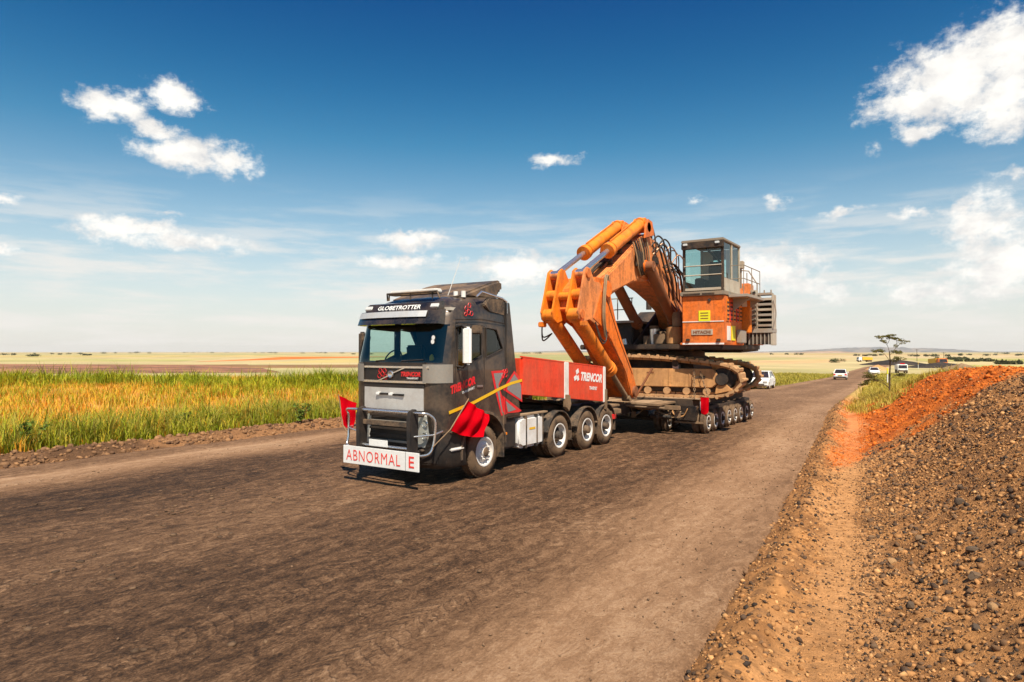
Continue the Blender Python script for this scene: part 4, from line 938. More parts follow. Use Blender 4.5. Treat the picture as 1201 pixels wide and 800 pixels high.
# revolving frame (dark underside)
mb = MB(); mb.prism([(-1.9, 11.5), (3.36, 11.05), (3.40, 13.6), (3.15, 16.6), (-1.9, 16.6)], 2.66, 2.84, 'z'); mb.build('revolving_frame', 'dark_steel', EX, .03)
mb = MB(); mb.prism([(2.0, 11.02), (3.42, 11.02), (3.46, 13.2), (2.0, 13.2)], 2.80, 2.88, 'z'); mb.build('riser_skirt', 'orange', EX, .02)
# cab riser: near and side faces carry stripes, signs and grilles
MB().box(2.08, 3.44, 11.0, 13.05, 2.84, 4.36).build('cab_riser', 'orange', EX, .03)
rz0 = lambda x, y: ony(x, y, 10.995)
for y0, y1 in ((376, 378.2), (402, 404.2)):
    a, b = rz0(800, y1), rz0(849, y0); MB().box(2.10, 3.42, 10.985, 11.0, a[2], b[2]).build('white_band', 'white_clean', EX)
a, b = rz0(819.5, 377), rz0(833, 364); ys = MB().box(a[0], b[0], 10.98, 11.0, a[2], b[2]).build('notice_board', 'yellow_sign', EX, .003)
for i in range(3): MB().box(a[0] + .06, b[0] - .06, 10.974, 10.981, a[2] + .08 + i * .085, a[2] + .105 + i * .085).build('notice_line', 'orange_dull', ys)
a, b = rz0(811, 393), rz0(836, 386); pl_ = MB().box(a[0], b[0], 10.98, 11.0, a[2], b[2]).build('name_plate', 'cab_tan', EX, .003)
text('HITACHI', (b[0] - a[0]) * .82, (b[2] - a[2]) * .55, (a[0] + (b[0] - a[0]) * .09, 10.978, a[2] + (b[2] - a[2]) * .22), (1, 0, 0), (0, 0, 1), 'orange_dull', pl_, bold=.04)
for x in (807, 843): a = rz0(x, 399); MB().box(a[0] - .06, a[0] + .06, 10.94, 11.0, a[2] - .035, a[2] + .045).build('tow_eye', 'dark_steel', EX, .01)
a = rz0(832, 352); MB().cyl((a[0], 10.97, a[2]), (a[0], 11.0, a[2]), .05, n=12).build('lock_cap', 'dark_steel', EX)
for k in range(5):     # grille panels on the riser side
    y0 = 11.16 + k * .38
    MB().box(3.44, 3.462, y0, y0 + .30, 3.55, 4.25).build('side_panel', 'red_box' if k % 2 else 'orange_bright', EX, .01)
    for j in range(5): MB().box(3.462, 3.475, y0 + .04, y0 + .26, 3.60 + j * .13, 3.65 + j * .13).build('louvre', 'dark_steel', EX)
MB().box(3.44, 3.46, 11.75, 12.15, 2.95, 3.42).build('caution_label', 'yellow_sign', EX); MB().box(3.44, 3.46, 11.25, 11.6, 2.95, 3.4).build('caution_label', 'white_paint', EX)
MB().box(3.44, 3.60, 12.3, 13.0, 2.86, 3.30).build('tool_box', 'platform_grey', EX, .03)
# operator cab
cx0, cx1, cy0, cy1, cz0, cz1 = 2.10, 3.40, 11.06, 12.95, 4.46, 6.12
CB = MB().box(cx0 - .06, cx1 + .06, cy0 - .14, cy1 + .05, 4.36, 4.50).build('cab_base', 'cab_grey', EX, .02)
MB().box(cx0 + .05, cx0 + .60, cy0 - .15, cy0 - .135, 4.40, 4.44).build('vent_slot', 'dark_steel', CB); MB().box(cx0 + .66, cx1 - .25, cy0 - .15, cy0 - .135, 4.40, 4.44).build('vent_slot', 'dark_steel', CB)
OC = MB().box(cx0 - .03, cx1 + .03, cy0 - .10, cy1 + .03, cz1 - .05, cz1 + .04).build('operator_cab', 'cab_grey', EX, .02)
MB().box(cx0 - .02, cx1 + .02, cy0 - .12, cy0 + .0, cz1 - .26, cz1 - .05).build('cab_visor', 'dark_steel', OC, .02)
for x in (cx0 + .12, cx1 - .16): MB().box(x - .07, x + .07, cy0 - .16, cy0 - .10, cz1 - .14, cz1 - .07).build('work_lamp', 'lamp', OC, .01)
for x, y in ((cx0 + .03, cy0 + .03), (cx1 - .04, cy0 + .03), (cx0 + .03, cy1 - .03), (cx1 - .03, cy1 - .03), (cx1 - .03, 12.0)):
    MB().box(x - .04, x + .04, y - .04, y + .04, 4.5, cz1 - .04).build('pillar', 'dark_steel' if y < 11.2 else 'cab_tan', OC, .01)
MB().box(cx0, cx1, cy0 + .0, cy0 + .06, 4.5, 4.62).build('front_sill', 'cab_tan', OC, .01)
MB().box(cx1 - .055, cx1 + .005, cy0 + .08, cy1, 4.5, 4.92).build('side_wall', 'cab_tan', OC, .01); MB().box(cx0 - .005, cx0 + .05, cy0 + .08, cy1, 4.5, 4.85).build('side_wall', 'cab_tan', OC, .01)
MB().box(cx0, cx1, cy1 - .05, cy1, 4.5, 4.95).build('rear_wall', 'interior_light', OC); MB().box(cx0, cx0 + .42, cy1 - .05, cy1, 4.95, 6.05).build('rear_wall', 'interior_light', OC); MB().box(cx0 + .86, cx1, cy1 - .05, cy1, 4.95, 6.05).build('rear_wall', 'interior_light', OC); MB().box(cx0 + .42, cx0 + .86, cy1 - .05, cy1, 5.72, 6.05).build('rear_wall', 'interior', OC)
for nm, q in (('front_window', [(cx0 + .05, cy0 + .02, 4.6), (cx1 - .06, cy0 + .02, 4.6), (cx1 - .06, cy0 + .02, 5.9), (cx0 + .05, cy0 + .02, 5.9)]), ('side_window', [(cx1 - .02, cy0 + .08, 4.92), (cx1 - .02, cy1 - .05, 4.92), (cx1 - .02, cy1 - .05, 6.04), (cx1 - .02, cy0 + .08, 6.04)]), ('side_window', [(cx0 + .02, cy0 + .08, 4.85), (cx0 + .02, cy1 - .05, 4.85), (cx0 + .02, cy1 - .05, 6.04), (cx0 + .02, cy0 + .08, 6.04)]), ('rear_window', [(cx0 + .42, cy1 - .02, 4.95), (cx0 + .86, cy1 - .02, 4.95), (cx0 + .86, cy1 - .02, 5.72), (cx0 + .42, cy1 - .02, 5.72)])):
    MB().add(q, [(0, 1, 2, 3)]).build(nm, 'glass' if nm != 'side_window' else 'glass_clear', OC)
for z in (5.02, 5.32): MB().tube([(cx0 + .05, cy0 - .05, z), (cx1 - .05, cy0 - .05, z)], .018, 8).build('guard_bar', 'cab_tan', OC)
MB().bar((cx0 + .62, cy0 + .1, 6.0), (cx0 + 1.05, cy0 + .9, 5.4), .05, .05).build('wiper_arm', 'dark_steel', OC)
st_ = MB().box(cx0 + .4, cx0 + .95, 11.9, 12.4, 4.75, 4.95).build('seat', 'interior', OC, .04); MB().box(cx0 + .42, cx0 + .93, 12.35, 12.5, 4.9, 5.6).build('backrest', 'interior', st_, .05)
MB().box(cx0 + .2, cx0 + .42, 11.6, 12.4, 4.6, 5.0).build('console', 'interior', OC, .03); MB().box(cx0 + .95, cx0 + 1.16, 11.6, 12.4, 4.6, 5.0).build('console', 'interior', OC, .03)
MB().box(cx0, cx1, cy0, cy1, 4.50, 4.54).build('cab_floor', 'interior', OC)
# walkway round the cab with rails
WK = MB().box(3.46, 4.05, 11.35, 13.6, 4.30, 4.40).build('walkway', 'platform_grey', EX, .015)
MB().prism([(3.46, 4.30), (4.0, 4.30), (3.46, 3.9)], 11.9, 11.95, 'y').build('walkway_bracket', 'platform_grey', WK); MB().prism([(3.46, 4.30), (4.0, 4.30), (3.46, 3.9)], 13.2, 13.25, 'y').build('walkway_bracket', 'platform_grey', WK)
for z in (5.30, 4.88):
    MB().tube([(3.5, 11.40, z), (3.92, 11.40, z), (3.92, 13.5, z)], .014, 6).build('hand_rail', 'cab_grey', WK)
for x, y in ((3.92, 11.40), (3.92, 12.4), (3.92, 13.5)): MB().cyl((x, y, 4.4), (x, y, 5.30), .014, n=6).build('rail_post', 'cab_grey', WK)
# engine house behind the cab and on the far side
MB().box(1.45, 3.30, 13.25, 16.9, 2.84, 4.30).build('engine_house', 'orange', EX, .04); MB().box(-1.9, 1.44, 14.9, 16.9, 2.84, 3.50).build('pump_house', 'dark_steel', EX, .04)
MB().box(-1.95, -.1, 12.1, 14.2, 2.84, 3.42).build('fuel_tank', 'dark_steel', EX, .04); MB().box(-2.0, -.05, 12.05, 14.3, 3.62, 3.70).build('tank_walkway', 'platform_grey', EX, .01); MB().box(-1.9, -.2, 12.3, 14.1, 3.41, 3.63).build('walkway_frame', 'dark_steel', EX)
a, b = ony(868, 391, 13.2), ony(880, 346, 13.2); MB().box(a[0], b[0], 13.10, 13.4, a[2], b[2]).build('corner_column', 'orange_bright', EX, .03)
a_, b_ = ony(868, 360, 13.09), ony(876, 355, 13.09); MB().box(a_[0], b_[0], 13.07, 13.10, a_[2], b_[2] + .05).build('caution_label', 'white_clean', EX)
MB().box(2.3, 3.2, 13.3, 15.6, 4.30, 4.85).build('air_cleaner', 'orange_pale', EX, .05)
a_, b_ = ony(868, 345, 14.0), ony(879, 332, 14.0); MB().box(a_[0], b_[0], 14.0, 14.6, a_[2] - .2, b_[2]).build('vent_hood', 'orange_pale', EX, .04)
for x in (-.9, .2): MB().cyl((x, 15.6, 4.3), (x, 15.6, 4.9), .11).build('exhaust', 'dark_steel', EX, smooth=50)
a_ = ony(869, 311, 13.4); MB().box(a_[0] - .13, a_[0] + .10, 13.3, 13.5, a_[2] - .13, a_[2] + .13).build('flood_lamp', 'cab_tan', EX, .02); MB().cyl((a_[0], 13.4, a_[2] - .8), (a_[0], 13.4, a_[2]), .03, n=8).build('lamp_post', 'cab_grey', EX)
for i, (px, py) in enumerate(((876, 320), (882, 323), (888, 334))):
    a_ = ony(px, py, 14.4); MB().cyl((a_[0], 14.4, 4.2), (a_[0], 14.4, a_[2]), .02, n=6).build('rail_post', 'cab_grey', EX)
q = [ony(866, 317, 14.4), ony(878, 318, 14.4), ony(888, 333, 14.4), ony(888, 350, 14.4)]; MB().tube(q, .022, 6).build('hand_rail', 'cab_grey', EX)
# louvred radiator panel and folding stair on the side platform
PY = 13.9
a, b = ony(869, 391, PY), ony(907, 386, PY)
PF = MB().box(a[0], b[0], PY, PY + .55, a[2], b[2] + .03).build('side_platform', 'platform_grey', EX, .015)
lo = ony(890, 404, PY)
MB().box(a[0] + .08, b[0] - .10, PY + .06, PY + .5, lo[2], a[2]).build('platform_box', 'dark_steel', PF, .02)
for i in range(7): x = a[0] + .12 + i * (b[0] - a[0] - .3) / 6; MB().box(x, x + .035, PY + .03, PY + .07, lo[2], a[2]).build('platform_fin', 'platform_grey', PF)
MB().box(b[0] - .10, b[0], PY + .02, PY + .5, lo[2] - .03, a[2]).build('platform_end', 'cab_tan', PF, .01)
a, b = ony(880, 385, PY), ony(886, 340, PY)
LP = MB().box(a[0], b[0], PY + .05, PY + .4, a[2], b[2]).build('louvre_panel', 'cab_tan', EX, .01)
for i in range(8): z = a[2] + .1 + i * (b[2] - a[2] - .2) / 7; MB().obox(((a[0] + b[0]) / 2, PY + .035, z), (1, 0, .35), (0, 1, 0), (-.35, 0, 1), (b[0] - a[0]) * .42, .02, .035).build('louvre', 'dark_steel', LP)
a, b = ony(887, 386, PY), ony(906.5, 345, PY)
ST = MB().box(a[0], a[0] + .05, PY + .02, PY + .5, a[2], b[2]).build('folding_stair', 'cab_tan', EX, .008)
MB().box(b[0] - .05, b[0], PY + .02, PY + .5, a[2], b[2]).build('stringer', 'cab_tan', ST, .008)
for i in range(7): z = a[2] + .08 + i * (b[2] - a[2] - .1) / 6; MB().box(a[0] + .05, b[0] - .05, PY + .0, PY + .35, z, z + .085).build('tread', 'cab_tan' if i % 2 else 'platform_grey', ST, .01)
MB().box(a[0] + .05, b[0] - .05, PY + .42, PY + .46, a[2], b[2] - .08).build('stair_back', 'dark_steel', ST)
MB().tube(smoothpts([(b[0] + .0, PY, a[2]), (b[0] + .1, PY, a[2] + .5), (b[0] + .02, PY, b[2] - .2)], 5), .02, 6).build('hand_rail', 'platform_grey', ST)
for x in (a[0] + .25, b[0] - .08): MB().cyl((x, PY + .1, b[2]), (x, PY + .1, b[2] + .16), .025, n=6).build('stanchion', 'cab_grey', ST)
# counterweight
a = ony(888, 409, 15.5); MB().prism([(15.2, 2.55), (17.9, 2.62), (18.0, 3.0), (18.0, 4.2), (16.9, 4.3), (15.2, 3.0)], -1.9, 2.9).build('counterweight', 'dark_steel', EX, .06)

# ---- front attachment. Profiles in (Y,Z); boom centre plane x=.58
XB = .58
bm_poly = [(7.15, 4.12), (7.75, 4.18), (8.6, 4.52), (9.7, 4.80), (10.6, 4.86), (11.6, 4.66), (12.7, 4.36), (13.5, 4.05), (14.1, 3.45), (14.55, 3.45), (14.75, 3.75), (14.55, 4.25), (13.5, 5.1), (12.4, 5.85), (11.4, 6.30), (10.6, 6.45), (10.0, 6.22), (9.3, 5.82), (8.4, 5.28), (7.6, 4.86), (7.1, 4.62), (6.98, 4.36)]
BMO = MB().prism(bm_poly, XB - .40, XB + .48).build('boom', 'orange_pale', EX, .035)
MB().prism([(7.2, 4.16), (8.6, 4.56), (9.5, 4.84), (9.35, 5.80), (8.4, 5.22), (7.3, 4.64)], XB + .48, XB + .53).build('boom_cheek', 'orange_pale', BMO, .012)
MB().prism([(9.9, 4.95), (10.6, 4.95), (10.9, 5.6), (10.7, 6.36), (10.2, 6.2)], XB + .48, XB + .53).build('boom_cheek', 'orange_pale', BMO, .012)
for y, z, r_ in ((7.32, 4.36, .24), (10.15, 5.32, .20), (10.35, 6.60, .17), (14.4, 3.75, .25)):
    MB().cyl((XB - .55, y, z), (XB + .66, y, z), r_, n=20).build('pivot_boss', 'orange', BMO, .015)
for x in (XB - .40, XB + .40): MB().prism([(10.0, 6.2), (10.8, 6.4), (10.62, 6.82), (10.3, 6.86), (10.1, 6.6)], x - .26, x - .20).build('cylinder_lug', 'orange', BMO, .01); MB().prism([(10.0, 6.2), (10.8, 6.4), (10.62, 6.82), (10.3, 6.86), (10.1, 6.6)], x + .20, x + .26).build('cylinder_lug', 'orange', BMO, .01)
# arm hanging down with its tip close to the bed
arm_poly = [(6.05, 3.72), (6.2, 4.30), (6.7, 4.66), (7.3, 4.66), (7.62, 4.40), (8.05, 3.50), (8.70, 2.66), (9.22, 2.05), (9.52, 1.55), (9.50, 1.25), (9.30, 1.14), (9.12, 1.28), (8.70, 1.98), (7.7, 2.92), (6.9, 3.42)]
ARM = MB().prism(arm_poly, XB - .42, XB + .55).build('arm', 'orange', EX, .03)
plate = [(5.72, 3.46), (5.66, 3.66), (5.84, 4.16), (6.04, 4.78), (6.20, 4.88), (6.36, 4.84), (6.62, 4.52), (6.95, 4.52), (7.25, 4.2), (7.2, 3.5), (6.8, 3.30), (6.3, 3.46), (5.92, 3.36)]
for x in (XB - .58, XB - .24, XB + .20, XB + .54):
    MB().prism(plate, x - .025, x + .035).build('arm_plate', 'orange_bright' if x < XB + .5 else 'orange_pale', ARM, .01)
for x0, x1 in ((XB - .58, XB - .24), (XB + .20, XB + .54)):
    for y, z, r_, mt in ((6.02, 4.13, .14, 'orange_bright'), (5.84, 3.58, .15, 'orange_bright'), (6.20, 4.70, .12, 'orange_pale')):
        MB().cyl((x0, y, z), (x1, y, z), r_, n=18).build('cross_tube', mt, ARM, smooth=50)
MB().cyl((XB - .24, 6.06, 4.10), (XB + .20, 6.06, 4.10), .11, n=18).build('cross_tube', 'orange_bright', ARM, smooth=50)
for y, z in ((5.84, 3.58), (6.20, 4.70)):
    for x in (XB + .575, XB - .62): MB().cyl((x, y, z), (x + .04, y, z), .13, n=18).build('pin_cap', 'orange', ARM, .01)
for x in (XB - .70, XB + .58): MB().box(x, x + .14, 5.70, 5.95, 3.26, 3.40).build('grease_block', 'orange_bright', ARM, .02)
MB().prism([(6.5, 3.5), (7.0, 4.3), (7.45, 3.9), (7.5, 3.1)], XB + .55, XB + .59).build('arm_cheek', 'orange', ARM, .012)
MB().cyl((XB - .5, 9.36, 1.36), (XB + .62, 9.36, 1.36), .17, n=18).build('tip_boss', 'orange_dull', ARM, .015)
def ram(name, x, p, q, r_rod, r_bar, split, mats, collar=True):
    """hydraulic cylinder: rod from p, barrel to q"""
    p, q = Vector((x, *p)), Vector((x, *q)); m_ = p.lerp(q, split); d = (q - p).normalized()
    b = MB(); b.cyl(m_, q, r_bar, n=22); b.cyl(m_ - d * .02, m_ + d * .16, r_bar * 1.22, n=22); b.cyl(m_ + d * .22, m_ + d * .27, r_bar * 1.12, n=22); b.cyl(q - d * .12, q, r_bar * 1.14, n=22)
    b.cyl(q + Vector((-r_bar, 0, 0)), q + Vector((r_bar, 0, 0)), r_bar * .95, n=18)
    bo = b.build(name, mats[0], EX, .008)
    rd = MB(); rd.cyl(p, m_, r_rod, n=18); rd.cyl(p + Vector((-.13, 0, 0)), p + Vector((.13, 0, 0)), r_rod * 1.4, n=16); rd.build('rod', mats[1], bo, smooth=40)
    up = d.cross(Vector((1, 0, 0))); up = up if up.z > 0 else -up
    MB().tube([m_ + d * .3 + up * (r_bar + .03), q - d * .3 + up * (r_bar + .03)], .022, 6).build('oil_pipe', mats[0], bo)
    return bo
for x in (XB - .41, XB + .37):
    ram('arm_cylinder', x, (6.20, 4.72), (10.32, 6.74), .082, .185, .40, ('orange_bright', 'chrome'))
    ram('bucket_cylinder', x, (9.20, 1.16), (5.86, 3.58), .075, .185, .36, ('orange_bright', 'brown_steel'))
for x in (XB + .72, XB - .68):
    ram('boom_cylinder', x, (13.35, 2.95), (10.15, 5.30), .095, .18, .26, ('orange_dull', 'brown_steel'))
# hoses
def hose(pts, r_=.025, mat='hose'): MB().tube(smoothpts(pts, 7), r_, 7).build('hydraulic_hose', mat, EX, smooth=60)
for k in range(3):
    x = XB + .25 + .12 * k; hose([(x, 10.4, 6.75), (x + .05, 10.75, 6.85), (x + .1, 11.05, 6.3), (x + .08, 11.1, 5.8), (x, 10.8, 5.6)], .022)
for k in range(3): x = XB - .05 + .08 * k; hose([(x, 7.0, 4.55), (x, 7.6, 5.0), (x, 8.6, 5.55), (x, 9.6, 6.1)], .03, 'hose' if k else 'hose_tan')
for k in range(2): y = .10 * k; hose([(XB + .60, 7.2 + y, 3.0), (XB + .66, 6.95 + y, 3.6), (XB + .66, 7.05 + y, 4.5), (XB + .62, 7.25 + y, 4.75), (XB + .58, 7.4 + y, 4.4)], .028, 'hose_tan')
for k in range(2): hose([(XB + .6, 6.6, 3.4), (XB + .7, 6.75, 2.95 - .1 * k), (XB + .68, 7.1, 2.9), (XB + .64, 7.2, 3.2)], .02)
for k in range(2): hose([(XB - .62, 5.8, 3.4), (XB - .72, 6.0, 3.0 - .1 * k), (XB - .66, 6.4, 3.1)], .02)
random.seed(5)
for k in range(9):     # hoses running down the boom into the house
    x = XB + .5 + random.uniform(.05, .35); y = random.uniform(10.9, 12.2)
    hose([(x - .2, y, 5.9 - (y - 11) * .5), (x, y + .3, 6.15 - (y - 11) * .6), (x + .1, y + .8, 5.3), (x + .05, y + 1.2, 4.9), (x - .1, y + 1.7, 4.4)], random.uniform(.02, .035), random.choice(['hose', 'hose', 'hose_tan', 'copper']))
# pipes, clamps and dark blocks on the boom
for k in range(5): x = XB - .22 + .11 * k; hose([(x, 7.9, 5.08), (x, 8.6, 5.50), (x, 9.4, 5.98), (x, 10.0, 6.32), (x, 10.25, 6.42)], .034, 'hose' if k % 2 else 'orange_dull')
for y in (8.2, 8.9, 9.6): z = float(np.interp(y, [7.6, 8.4, 9.3, 10.0], [4.86, 5.28, 5.82, 6.22])); MB().obox((XB, y, z + .06), (1, 0, 0), (0, .84, .54), (0, -.54, .84), .36, .05, .09).build('pipe_clamp', 'dark_steel', BMO, .01)
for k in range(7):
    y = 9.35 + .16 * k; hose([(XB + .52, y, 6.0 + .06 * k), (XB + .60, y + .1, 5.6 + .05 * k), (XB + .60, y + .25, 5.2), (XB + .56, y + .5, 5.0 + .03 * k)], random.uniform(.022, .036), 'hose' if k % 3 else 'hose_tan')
MB().box(XB + .53, XB + .62, 9.5, 9.95, 5.25, 5.75).build('dark_block', 'dark_steel', BMO, .02); MB().box(XB + .53, XB + .60, 10.9, 11.3, 5.5, 5.75).build('dark_block', 'dark_steel', BMO, .02)  # first block is added to stand in for shade among the cheek hoses
for y, z in ((11.2, 6.36), (11.7, 6.20), (12.3, 5.9)):
    MB().box(XB - .2, XB + .35, y, y + .22, z - .08, z + .16).build('junction_block', random.choice(['dark_steel', 'orange', 'copper']), BMO, .02)
for k in range(10):
    x = XB + random.uniform(.1, .62); y = 11.5 + .22 * k; z = float(np.interp(y, [11.4, 12.4, 13.5, 14.5], [6.3, 5.85, 5.1, 4.25])); hose([(x, y, z), (x + .15, y + .2, z + .28), (x + .25, y + .5, z + .1), (x + .2, y + .7, z - .4)], random.uniform(.02, .032), random.choice(['hose', 'hose', 'orange_dull', 'copper']))
for yz_ in ([(6.35, 4.3), (7.2, 3.2), (8.5, 2.2)], [(7.4, 4.1), (8.3, 2.9), (9.2, 1.9)]):
    MB().tube([(XB + .558, a, b) for a, b in yz_], .012, 5).build('weld_seam', 'orange_dull', ARM)
# valve blocks, swing motors and drums in the gap under the boom
for k in range(22):
    x = random.uniform(-.5, 1.9); y = random.uniform(12.0, 13.1); z = 2.84 + random.random() ** 2 * .9; mb = MB()
    if random.random() < .5: mb.cyl((x, y, z - .2), (x + random.uniform(-.1, .1), y, z + random.uniform(.1, .4)), random.uniform(.06, .18), n=14)
    else: mb.box(x - .15, x + .12, y, y + .3, z - .25, z + random.uniform(.05, .2))
    mb.build('hydraulic_unit', random.choice(['dark_steel', 'dark_steel', 'brown_steel', 'steel', 'orange_dull']), EX, .015)
MB().cyl((1.55, 11.75, 2.84), (1.55, 11.75, 3.42), .26, n=20).build('swing_motor', 'frame_tan', EX, .03); MB().cyl((.95, 12.2, 2.84), (.95, 12.2, 3.2), .3, n=20).build('swing_motor', 'brown_steel', EX, .03)
MB().prism([(11.6, 2.84), (13.2, 2.84), (13.2, 4.30), (12.9, 4.30)], 1.80, 1.90).build('boom_bracket', 'dark_steel', EX, .02); MB().prism([(11.9, 2.84), (14.9, 2.84), (14.9, 4.1), (14.1, 4.1)], XB - .62, XB - .52).build('boom_bracket', 'dark_steel', EX, .02); MB().prism([(12.9, 2.84), (14.9, 2.84), (14.9, 4.1), (14.1, 4.1)], XB + .56, XB + .66).build('boom_bracket', 'dark_steel', EX, .02)
for z in (4.1, 4.5): MB().tube([(-1.9, 12.15, z), (-.1, 12.15, z)], .02, 6).build('hand_rail', 'cab_grey', EX)
for x in (-1.85, -1.3, -.7, -.15): MB().cyl((x, 12.15, 3.74), (x, 12.15, 4.5), .02, n=6).build('rail_post', 'cab_grey', EX)
# tie-down chains from the tracks to the bed
for k, (p, q, mt) in enumerate(((onx(765, 432, 1.2), (.72, 10.35, 1.06), 'orange_dull'), (U(1.55, -2.08, 2.0), (2.5, 10.95, 1.09), 'brown_steel'), (U(1.75, -2.08, 1.95), (2.95, 11.0, 1.02), 'brown_steel'), ((XB + .35, 9.35, 1.4), (.85, 10.2, 1.05), 'brown_steel'))):
    p, q = Vector(p), Vector(q); ch = thing('tie_down_chain', q, ['rust orange chain binder in front of the crawler track frame', 'steel tie-down chain beside the red flag on the trailer bed', 'steel tie-down chain at the corner of the trailer bed', 'steel chain holding the tip of the excavator arm'][k], 'chain', 'tie-down chains')
    n = max(4, int((q - p).length / .09)); d, u, w_ = axes(q - p); a = MB()
    if k == 0: MB().tube([p, q], .035, 8).build('bar', mt, ch, smooth=60)
    for i in range(n):
        c = p.lerp(q, (i + .5) / n); s_ = u if i % 2 else w_
        a.tube([c + d * .06 * math.cos(t) + s_ * .03 * math.sin(t) for t in (j * math.pi / 3 for j in range(6))], .011, 4, True)
    a.build('links', mt, ch)
# ------------------------------------------------------------------ grass and plants
def blades(name, P, h, wd, lean, C, tip=None):
    n = len(P); th = RNG.uniform(0, 6.283, n); d = np.stack([np.cos(th), np.sin(th), np.zeros(n)], -1); s = np.stack([-np.sin(th), np.cos(th), np.zeros(n)], -1)
    up = np.array([0, 0, 1.]); h = h[:, None]; wd = wd[:, None]; ln = lean[:, None] * h
    b0, b1 = P - s * wd / 2, P + s * wd / 2; mid = P + up * h * .58 + d * ln * .28; m0, m1 = mid - s * wd * .42, mid + s * wd * .42; tp = P + up * h * (1 - .25 * lean[:, None] ** 2) + d * ln
    V = np.stack([b0, b1, m0, m1, tp], 1).reshape(-1, 3); k = np.arange(n)[:, None] * 5
    F = np.concatenate([k + np.array([[0, 1, 3]]), k + np.array([[0, 3, 2]]), k + np.array([[2, 3, 4]])])
    Ct = C if tip is None else tip
    CC = np.stack([C, C, (C + Ct) / 2, (C + Ct) / 2, Ct], 1).reshape(-1, 3)
    return V, F, CC
def tufts(cx, cy, zf, per, spread, hr, pal, pw, wr=(.012, .03), tips=None, lean=(.15, 1.15), hs=None):
    n = len(cx); N = n * per; ti = np.repeat(np.arange(n), per)
    X = cx[ti] + RNG.normal(0, spread, N); Y = cy[ti] + RNG.normal(0, spread, N); Z = zf(X, Y) - .02
    hh = RNG.uniform(*hr, n)[ti] * RNG.uniform(.45, 1.1, N)
    hh *= (.55 + .9 * fbm(cx * .45, cy * .45, 3))[ti]
    if hs is not None: hh *= hs[ti]
    pal = np.array(pal); pc = RNG.choice(len(pal), n, p=pw); C = pal[np.where(RNG.random(N) < .8, pc[ti], RNG.choice(len(pal), N, p=pw))] * RNG.uniform(.75, 1.25, (N, 1))
    T_ = None if tips is None else np.array(tips)[RNG.integers(0, len(tips), N)] * RNG.uniform(.8, 1.2, (N, 1))
    if T_ is not None: T_ = np.where(RNG.random((N, 1)) < .55, T_, C)
    return blades('', np.c_[X, Y, Z], hh, RNG.uniform(*wr, N), RNG.uniform(*lean, N), C, T_)
def put_grass(name, parts):
    V, F, C, k = [], [], [], 0
    for v, f, c in parts: V.append(v); F.append(f + k); C.append(c); k += len(v)
    return putmesh(name, colmesh(name, np.concatenate(V), np.concatenate(F), np.concatenate(C), 'blade'), 'stuff')
gz_ = lambda X, Y: ground_z(X, Y)
def clump(cx, cy, sc_=.35, thr=.45, amp=.2):
    q = fbm(cx * sc_, cy * sc_, 3); k = RNG.random(len(cx)) < sst(q, thr - amp, thr + amp); return cx[k], cy[k]
GREEN = [(.13, .18, .008), (.24, .28, .012), (.37, .37, .018), (.48, .41, .03)]; GOLD = [(.64, .35, .022), (.62, .27, .018), (.66, .44, .04), (.47, .39, .025), (.30, .31, .014)]
parts = []
n = 6200; Y = RNG.uniform(-16, 62, n); s = 1.30 + RNG.gamma(1.9, 1.3, n) + .9 * (fbm(Y * .5, Y * 0 + 2, 3) - .5); X = xl(Y) - s
parts.append(tufts(X, Y, gz_, 15, .13, (.50, 1.05), GREEN + GOLD[:3], [.25, .30, .22, .09, .06, .04, .04], (.012, .030), [(.36, .31, .05), (.42, .34, .09)], hs=np.clip(.45 + (s - 1.1) * .4, .4, 1.)))
n = 9500; Y = RNG.uniform(-22, 60, n); s = RNG.uniform(3, 48, n); X = xl(Y) - s; X, Y = clump(X, Y, .22, .42)
parts.append(tufts(X, Y, gz_, 12, .22, (.30, .72), GOLD, [.30, .24, .22, .14, .10], (.018, .045), [(.60, .30, .05), (.62, .40, .10)]))
n = 2300; Y = RNG.uniform(-22, 50, n); s = RNG.uniform(4.5, 30, n); X = xl(Y) - s; X, Y = clump(X, Y, .12, .56, .08)
parts.append(tufts(X, Y, gz_, 14, .2, (.5, .9), GREEN, [.2, .35, .3, .15], (.018, .04)))
n = 2600; dep = RNG.uniform(44, 60, n); la = RNG.uniform(-50, -8, n); X = CX + cr[0] * la - math.sin(YAW) * dep; Y = CY + cr[1] * la + math.cos(YAW) * dep; X, Y = clump(X, Y, .16, .52, .06)
parts.append(tufts(X, Y, gz_, 16, .35, (.45, 1.0), GREEN, [.15, .3, .4, .15], (.03, .07)))
for px, k in ((385, 230), (120, 60), (225, 50), (30, 80), (330, 60)):
    p = onz(px, 452); X = p[0] + RNG.normal(0, 1.6, k); Y = p[1] + RNG.normal(0, 1.6, k); parts.append(tufts(X, Y, gz_, 16, .3, (.9, 1.7), GREEN, [.2, .4, .3, .1], (.03, .06)))
put_grass('field_grass', parts)
YG = [(.36, .29, .035), (.46, .36, .06), (.27, .25, .03), (.50, .40, .11)]
bz = lambda X, Y: np.maximum(berm_h(X, Y), ground_z(X, Y))
n = 3400; Y = RNG.uniform(15, 56, n); s = RNG.uniform(.9, 8.5, n); q = fbm(Y * .4 + 9, s * .5, 3); k = RNG.random(n) < sst(Y + 9 * (q - .5) + .8 * (2.6 - s), 19, 25) * sst(q, .34, .5); Y, s = Y[k], s[k]; X = xr(Y) + s
parts = [tufts(X, Y, bz, 15, .17, (.22, .50), YG, [.35, .3, .2, .15], (.014, .032), [(.55, .42, .10), (.50, .36, .07)])]
n = 3600; Y = RNG.uniform(46, 130, n); s = .4 + RNG.gamma(1.6, 3.2, n); X = xl(Y) - s
